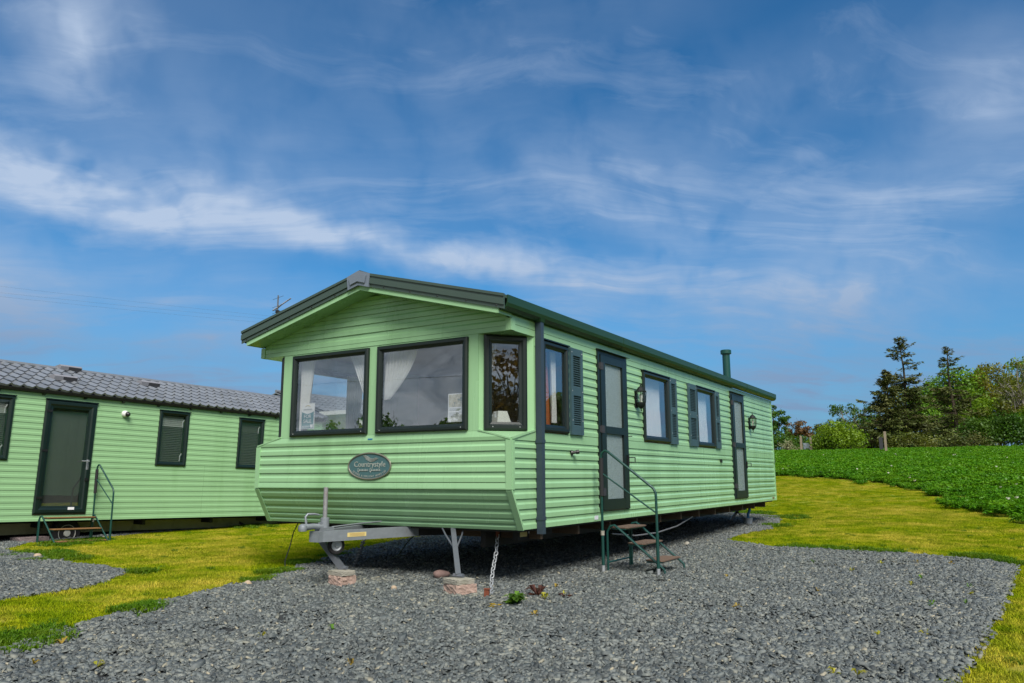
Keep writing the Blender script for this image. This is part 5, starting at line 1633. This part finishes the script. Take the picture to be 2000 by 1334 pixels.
def chip_patch(seed, n, size, lmin, lmax):
    """a heap of flat broken slate pieces"""
    rng = np.random.default_rng(seed)
    k = 5
    ang = np.sort(rng.random((n, k)) * 2 * np.pi, 1) * .35 + (np.arange(k) * 2 * np.pi / k) * .65 + rng.random((n, 1)) * 6.28
    L = lmin + (lmax - lmin) * rng.random(n) ** 2.0
    asp = .42 + .45 * rng.random(n)
    rad = .62 + .68 * rng.random((n, k))
    x = np.cos(ang) * rad * L[:, None] / 2; y = np.sin(ang) * rad * (L * asp)[:, None] / 2
    th = (.10 + .16 * rng.random(n)) * L + .002
    top = np.stack([x * .92, y * .92, np.repeat(th[:, None], k, 1) * (.85 + .3 * rng.random((n, k)))], 2)
    bot = np.stack([x, y, np.zeros((n, k))], 2)
    pts = np.concatenate([top, bot], 1)                       # n,12,3
    # tilt and turn
    tx = rng.normal(0, .28, n); ty = rng.normal(0, .28, n); tz = rng.random(n) * 6.28
    c, s = np.cos(tz)[:, None], np.sin(tz)[:, None]
    X, Y, Z = pts[..., 0], pts[..., 1], pts[..., 2]
    X, Y = X * c - Y * s, X * s + Y * c
    Z = Z + X * np.tan(tx)[:, None] + Y * np.tan(ty)[:, None]
    r = np.sqrt(rng.random(n)) * size / 2; a = rng.random(n) * 6.28
    px, py = r * np.cos(a), r * np.sin(a)
    hz = rng.random(n) ** 1.4 * .022
    V = np.stack([X + px[:, None], Y + py[:, None], Z + hz[:, None]], 2).reshape(-1, 3)
    base = (np.arange(n) * 2 * k)[:, None]
    tri = []
    for j in range(1, k - 1): tri.append(base + np.array([0, j, j + 1]))
    for j in range(k):
        j2 = (j + 1) % k
        tri.append(base + np.array([j, k + j, k + j2])); tri.append(base + np.array([j, k + j2, j2]))
    F = np.concatenate(tri)
    tone = np.repeat(np.clip(rng.beta(1.25, 1.5, n), 0, 1), 2 * k)
    return np_mesh('slate_chips', V, F, 'slate', tone)


rg = np.random.default_rng(5)


def jgrid(poly, step, view=True, margin=.0):
    xs_ = [p[0] for p in poly]; ys_ = [p[1] for p in poly]
    X, Y = np.meshgrid(np.arange(min(xs_), max(xs_), step), np.arange(min(ys_), max(ys_), step))
    X = X.ravel() + rg.uniform(-.5, .5, X.size) * step; Y = Y.ravel() + rg.uniform(-.5, .5, Y.size) * step
    k = inside(poly, X, Y)
    X, Y = X[k], Y[k]
    if margin:
        k = edge_dist(poly, X, Y) > margin
        X, Y = X[k], Y[k]
    if view:
        k = in_view(X, Y, gz(Y))
        X, Y = X[k], Y[k]
    return X, Y


big = [chip_patch(i, 185, .29, .010, .056) for i in range(10)]
small = [chip_patch(40 + i, 12, .11, .015, .060) for i in range(6)]
large = [chip_patch(70 + i, 2, .20, .055, .095) for i in range(4)]
PX = []; PI = []
for poly in (MAIN_PAD, SIDE_PAD):
    X, Y = jgrid(poly, .165, margin=.10)
    thin = np.sin(X * 1.3 + 1.9 * np.sin(Y * .8)) + np.sin(Y * 1.6 + 1.4 * np.sin(X * 1.1 + 2)) + rg.normal(0, .45, len(X))
    keep = (thin < 1.35) | (rg.random(len(X)) < .35)
    Xt, Yt = X[~keep], Y[~keep]
    X, Y = X[keep], Y[keep]
    for _ in range(3):
        PX.append(np.stack([Xt + rg.uniform(-.08, .08, len(Xt)), Yt + rg.uniform(-.08, .08, len(Xt)), gz(Yt) + .008], 1)); PI.append(10 + rg.integers(0, 6, len(Xt)))
    k = rg.random(len(X)) < .05
    PX.append(np.stack([X[k], Y[k], gz(Y[k]) + .030], 1)); PI.append(16 + rg.integers(0, 4, k.sum()))
    PX.append(np.stack([X, Y, gz(Y) + .012], 1)); PI.append(rg.integers(0, 10, len(X)))
    X, Y = jgrid(poly, .060)
    k = edge_dist(poly, X, Y) < .16
    X, Y = X[k], Y[k]
    wob = np.sin(X * 9) * .5 + np.sin(Y * 7 + X * 3) * .5
    PX.append(np.stack([X, Y, gz(Y) + .010], 1)); PI.append(10 + rg.integers(0, 6, len(X)))
PX = np.concatenate(PX); PI = np.concatenate(PI)
scatter('gravel', PX, rg.random(len(PX)) * 6.28, .85 + .4 * rg.random(len(PX)), PI, big + small + large, 'loose blue-grey slate chippings covering the pads', 'gravel')


def blade_patch(seed, n, size, hmin, hmax, wd, lean, mat='blade'):
    rng = np.random.default_rng(seed)
    r = np.sqrt(rng.random(n)) * size / 2; a = rng.random(n) * 6.28
    p = np.stack([r * np.cos(a), r * np.sin(a), np.zeros(n) - .004], 1)
    h = hmin + (hmax - hmin) * rng.random(n)
    an = rng.random(n) * 6.28
    sd = np.stack([np.cos(an), np.sin(an), 0 * an], 1) * (wd * (.7 + .6 * rng.random(n)))[:, None]
    bn = rng.random(n) * 6.28
    ln = np.stack([np.cos(bn), np.sin(bn), 0 * bn], 1) * (h * lean * rng.random(n))[:, None]
    m1 = p + ln * .35 + np.stack([0 * h, 0 * h, h * .6], 1)
    t1 = p + ln + np.stack([0 * h, 0 * h, h * (1 - .25 * lean)], 1)
    V = np.stack([p - sd, p + sd, m1 + sd * .7, m1 - sd * .7, t1], 1).reshape(-1, 3)
    b = (np.arange(n) * 5)[:, None]
    F = np.concatenate([b + np.array([0, 1, 2]), b + np.array([0, 2, 3]), b + np.array([3, 2, 4])])
    return np_mesh('grass_blades', V, F, mat, np.repeat(rng.random(n), 5))


LAWN = [(-16, -9), (-16, 29), (-.2, 28.0), (2.73, 25.3), (4.37, 23.0), (5.82, 19.5), (6.56, 17.0), (7.16, 14.5), (7.63, 12.8), (8.1, 11.2), (8.7, 9.3), (10, 6.2), (12, -3), (9, -9)]
bl = [blade_patch(60 + i, 330, .34, .018, .045, .0022, 1.3) for i in range(6)]
X, Y = jgrid(LAWN, .19)
d1 = np.where(inside(MAIN_PAD, X, Y), -1, 1) * edge_dist(MAIN_PAD, X, Y)
d2 = np.where(inside(SIDE_PAD, X, Y), -1, 1) * edge_dist(SIDE_PAD, X, Y)
k = (d1 > .13) & (d2 > .13) & ~((X < -9) & (Y > 3))
X, Y = X[k], Y[k]
r_ = np.hypot(X - CAM.x, Y - CAM.y)
far = r_ > 22
keep = ~far | (rg.random(len(X)) < .75)
X, Y = X[keep], Y[keep]
PL = np.stack([X, Y, gz(Y)], 1)
# fringe of single small tufts along the edges
X, Y = jgrid(LAWN, .07)
d1 = np.where(inside(MAIN_PAD, X, Y), -1, 1) * edge_dist(MAIN_PAD, X, Y)
d2 = np.where(inside(SIDE_PAD, X, Y), -1, 1) * edge_dist(SIDE_PAD, X, Y)
nz = .5 + .5 * np.sin(X * 5.3 + 2 * np.sin(Y * 3.1)) * np.sin(Y * 6.1 + 1.5 * np.sin(X * 4))
dm = np.minimum(d1, d2)
k = (dm > -.05 * nz) & (dm < .2)
X, Y = X[k], Y[k]
fringe = [blade_patch(80 + i, 46, .11, .02, .055, .0024, 1.4) for i in range(4)]
PL = np.concatenate([PL, np.stack([X, Y, gz(Y)], 1)])
PI = np.concatenate([rg.integers(0, 6, len(PL) - len(X)), 6 + rg.integers(0, 4, len(X))])
scatter('lawn_grass', PL, rg.random(len(PL)) * 6.28, .8 + .45 * rg.random(len(PL)), PI, bl + fringe, 'short mown grass, green with straw-coloured patches', 'grass')

# lush tufts along the lawn edges
tp_ = [blade_patch(90 + i, 120, .15, .03, .095, .0035, 1.2, 'tuft') for i in range(4)]
spots = [(1.91, -3.68, .38, 60), (1.80, -3.40, .3, 26), (1.48, -2.44, .16, 34), (1.36, -2.22, .14, 26), (.80, -.62, .18, 30), (.46, .0, .22, 40), (.03, .80, .22, 34), (-.35, 1.7, .2, 22), (-.91, -.82, .14, 22), (-4.2, -.22, .5, 50), (-3.3, -.46, .42, 44),
         (-5.6, .9, .4, 40), (-5.9, 1.6, .35, 24), (4.98, 6.02, .24, 30), (5.45, 5.95, .26, 34), (6.0, 5.90, .28, 36), (6.3, 5.88, .2, 22), (7.27, 5.75, .24, 40), (7.5, 5.55, .2, 30), (7.80, 5.15, .2, 34), (3.85, 9.87, .3, 26), (3.6, 11.9, .5, 46), (2.6, 12.8, .5, 46), (-6.4, 5.5, .5, 30)]
Q = []
for x, y, r_, n in spots:
    a = rg.random(n) * 6.28; q = np.sqrt(rg.random(n)) * r_
    Q.append(np.stack([x + q * np.cos(a), y + q * np.sin(a), gz(y + q * np.sin(a))], 1))
X, Y = jgrid(LAWN, .62)
k = (np.hypot(X - CAM.x, Y - CAM.y) < 19) & ~inside(MAIN_PAD, X, Y) & ~inside(SIDE_PAD, X, Y) & (rg.random(len(X)) < .55)
n_edge = sum(len(q) for q in Q)
Q.append(np.stack([X[k], Y[k], gz(Y[k])], 1))
Q = np.concatenate(Q)
scatter('edge_grass', Q, rg.random(len(Q)) * 6.28, np.where(np.arange(len(Q)) < n_edge, .7 + .6 * rg.random(len(Q)), .38 + .32 * rg.random(len(Q))), rg.integers(0, 4, len(Q)), tp_, 'lush dark green grass tufts along the lawn edges', 'grass')


def crop_patch(seed, n, size):
    rng = np.random.default_rng(seed)
    c = []; nl = 13
    px = rng.uniform(-size / 2, size / 2, (n, 2))
    h = .10 + .20 * rng.random(n)
    base = np.repeat(np.concatenate([px, h[:, None]], 1), nl, 0)
    m_ = n * nl
    an = rng.random(m_) * 6.28
    rr = .03 + .08 * rng.random(m_)
    ctr = base + np.stack([rr * np.cos(an), rr * np.sin(an), rng.normal(0, .035, m_)], 1)
    ctr[:, 2] = np.maximum(ctr[:, 2], .02)
    nr = np.stack([np.cos(an) * .5, np.sin(an) * .5, np.ones(m_)], 1) + rng.normal(0, .35, (m_, 3)); nr /= np.linalg.norm(nr, axis=1, keepdims=True)
    a = np.cross(nr, rng.normal(0, 1, (m_, 3))); a /= np.linalg.norm(a, axis=1, keepdims=True)
    b = np.cross(nr, a)
    s_ = (.025 + .032 * rng.random(m_))[:, None]
    V = np.stack([ctr - a * s_, ctr + b * s_ * .65, ctr + a * s_, ctr - b * s_ * .65], 1).reshape(-1, 3)
    return np_mesh('crop_leaves', V, np.arange(len(V)).reshape(-1, 4), 'crop', np.repeat(np.clip(rng.normal(.45, .25, m_), 0, 1), 4))


cp = [crop_patch(120 + i, 90, .9) for i in range(5)]
Xa, Ya = jgrid(FIELD, .52)
r_ = np.hypot(Xa - CAM.x, Ya - CAM.y)
dd_ = edge_dist(FIELD, Xa, Ya)
k = (Ya < 62.5) & ((dd_ > .7) | (rg.random(len(Xa)) < .85))
Xa, Ya = Xa[k], Ya[k]
PF = np.stack([Xa, Ya, gz(Ya)], 1)
ed = np.clip(edge_dist(FIELD, Xa, Ya) / 2.2, 0, 1)
lump = .5 + .5 * np.sin(Xa * .9 + 1.7 * np.sin(Ya * .45)) * np.sin(Ya * .7 + 1.3 * np.sin(Xa * .6))
PF[:, 0] += rg.normal(0, .2, len(PF)) * (ed < .4); PF[:, 1] += rg.normal(0, .2, len(PF)) * (ed < .4)
PF[:, 2] = gz(PF[:, 1])
scatter('crop_plants', PF, rg.random(len(PF)) * 6.28, (.42 + .36 * ed) * (.8 + .35 * rg.random(len(PF))) + .22 * lump, rg.integers(0, 5, len(PF)), cp, 'dense low green crop leaves covering the field', 'crop')
# a few white flower heads in the crop
fl_ = [np_mesh('flower_heads', *(lambda V, F, T: (V, F))(*leaf_cloud(np.random.default_rng(7), [(0, 0, .30)], [.03], [7], .05)), 'flower', np.full(28, .5))]
X, Y = jgrid(FIELD, 2.3)
k = (Y < 60) & (np.hypot(X - CAM.x, Y - CAM.y) < 52)
X, Y = X[k], Y[k]
scatter('field_flowers', np.stack([X, Y, gz(Y)], 1), rg.random(len(X)) * 6, .7 + .5 * rg.random(len(X)), np.zeros(len(X)), fl_, 'scattered small white flower heads in the crop', 'flowers')


# ------------------------------------------------------------------ weeds and stones on the gravel
def weed(label, x, y, r, mat, seed, n=16, h=.05, name='weed', group='weeds in the gravel'):
    rng = np.random.default_rng(seed)
    V = []
    for k in range(n):
        an = rng.random() * 6.28; l = r * (.5 + .6 * rng.random()); up = h * (.3 + .9 * rng.random())
        d = np.array((math.cos(an), math.sin(an), 0)); s_ = np.array((-d[1], d[0], 0)) * l * .22
        p0 = np.array((0, 0, .01)); p1 = d * l * .55 + np.array((0, 0, up)); p2 = d * l + np.array((0, 0, up * .75))
        V += [p0, p1 - s_, p2, p1 + s_]
    V = np.array(V)
    o = link(name, np_mesh(name, V, np.arange(len(V)).reshape(-1, 4), mat, np.repeat(rng.random(n), 4)))
    o.location = (x, y, G(y) + .022)
    return tag(o, label, 'weed', group)


weed('leafy green weed tuft in the gravel before the rusty stake', 4.06, -.70, .12, 'leaf_weed', 1, 46, .10)
weed('reddish brown dock plant in the gravel near the green weed tuft', 3.99, -.18, .13, 'leaf_weedred', 2, 18, .10)
weed('creeping dark red stem weed lying right of the brown dock', 4.22, -.10, .12, 'leaf_weedred', 3, 10, .04)
weed('bright yellow weed beside the brown dock', 4.14, -.32, .06, 'leaf_weedyellow', 4, 12, .06)
weed('yellow straw-like weed in front of the green weed tuft', 3.98, -.86, .11, 'leaf_weedgold', 5, 20, .03)
SEED = [(4.16, -.02, 'leaf_weedyellow', 'pale yellow seedling on the gravel between brown dock and steps'), (3.87, .37, 'leaf_weedgold', 'straw-coloured seedling in the shade edge under the caravan corner'),
        (5.70, .11, 'leaf_weedgold', 'single golden seedling alone in the wide middle of the gravel'), (6.83, -.57, 'leaf_weedyellow', 'lime yellow seedling low on the gravel, first of a pair near the straight lawn edge'),
        (7.10, -.36, 'leaf_weedyellow', 'lime yellow seedling low on the gravel, second of a pair, nearer the lawn'), (6.11, 1.36, 'leaf_weedgold', 'golden seedling on the gravel right of the steps, halfway to the lawn'),
        (6.15, 3.18, 'leaf_weedyellow', 'yellow seedling on the gravel below the lawn tip'), (6.34, 4.15, 'leaf_weedyellow', 'small yellow seedling near the far gravel edge, first of two'),
        (6.70, 4.47, 'leaf_weedgold', 'small golden seedling near the far gravel edge, second of two'), (6.86, 2.85, 'leaf_weed', 'green-yellow seedling in the upper right part of the gravel'),
        (6.81, 2.27, 'leaf_weedyellow', 'yellow seedling just in front of the green-yellow one'), (7.06, 1.04, 'leaf_weed', 'flat green seedling near the middle of the right lawn edge'),
        (7.07, 4.56, 'leaf_weedgold', 'golden seedling close to the far corner of the gravel'), (7.30, 2.39, 'leaf_weed', 'green seedling beside the right lawn edge, farthest of three'),
        (7.32, 1.87, 'leaf_weedyellow', 'yellow seedling beside the right lawn edge, middle of three'), (7.30, 1.22, 'leaf_weed', 'green seedling beside the right lawn edge, nearest of three'),
        (6.75, -1.79, 'leaf_weedyellow', 'yellow seedling at the bottom picture edge, left of a pair'), (6.86, -1.75, 'leaf_weedyellow', 'yellow seedling at the bottom picture edge, right of a pair'),
        (1.85, -2.67, 'leaf_weed', 'green seedling beside the lush lawn tuft on the left gravel edge'), (3.27, -2.70, 'leaf_weedyellow', 'yellow seedling among pale stones in the lower left gravel'),
        (4.33, -2.97, 'leaf_weedgold', 'golden seedling at the bottom of the gravel, left of centre'), (3.50, -2.27, 'leaf_weed', 'green seedling above the pale stones in the lower left gravel'),
        (2.30, -3.50, 'leaf_weedgold', 'straw-coloured seedling by the lush tuft in the lower left corner'), (2.73, -3.90, 'leaf_weedgold', 'golden seedling in the lower left corner of the gravel'),
        (3.11, -3.75, 'leaf_weedyellow', 'yellow seedling at the bottom edge right of the corner seedling'), (5.1, 1.9, 'leaf_weedgold', 'tiny straw-coloured seedling on the gravel just beyond the steps'),
        (5.6, 3.9, 'leaf_weed', 'tiny green seedling on the gravel between steps and lawn tip'), (4.45, -1.05, 'leaf_weedgold', 'orange-gold seedling below the leafy green weed tuft')]
for i, (x, y, mt, lb) in enumerate(SEED):
    weed(lb, x, y, .035 + .02 * ((i * 7) % 5) / 4, mt, 200 + i, 9, .045, group='weed seedlings on the gravel')


def stone(label, x, y, r, mat, seed, sink=.3, name='stone'):
    rnd = random.Random(seed)
    bm = bmesh.new()
    bmesh.ops.create_icosphere(bm, subdivisions=3, radius=r)
    ph = [rnd.uniform(0, 6) for _ in range(6)]
    for v in bm.verts:
        c = v.co / r
        v.co *= 1 + .16 * math.sin(2.3 * c.x + ph[0]) + .12 * math.sin(3.1 * c.y + ph[1]) + .10 * math.sin(3.9 * c.z + ph[2])
        v.co.z *= .72
    me = bpy.data.meshes.new(name)
    bm.to_mesh(me); bm.free()
    me.polygons.foreach_set('use_smooth', [True] * len(me.polygons))
    me.materials.append(MAT[mat])
    o = link(name, me)
    o.location = (x, y, G(y) + .02 + r * .5)
    o.rotation_euler = (0, 0, rnd.uniform(0, 6))
    return tag(o, label, 'stone', 'loose stones')


stone('round tan pebble on the gravel between the two pink blocks', 2.56, -.47, .035, 'pebble', 1)
stone('dull pink stone lying in the shade behind the chain-side block', 2.46, .44, .085, 'pebblepink', 2)
stone('pale stone on the gravel behind the steps', 3.45, 5.5, .05, 'concrete', 3)
stone('small tan stone at the lawn edge left of the jockey wheel', 1.08, -.98, .04, 'pebble', 4)
stone('small pale stone in the middle of the open gravel', 3.29, -1.83, .028, 'concrete', 5)
stone('tan stone at the grass corner of the neighbouring gravel pad', -3.75, -.50, .05, 'pebble', 6)
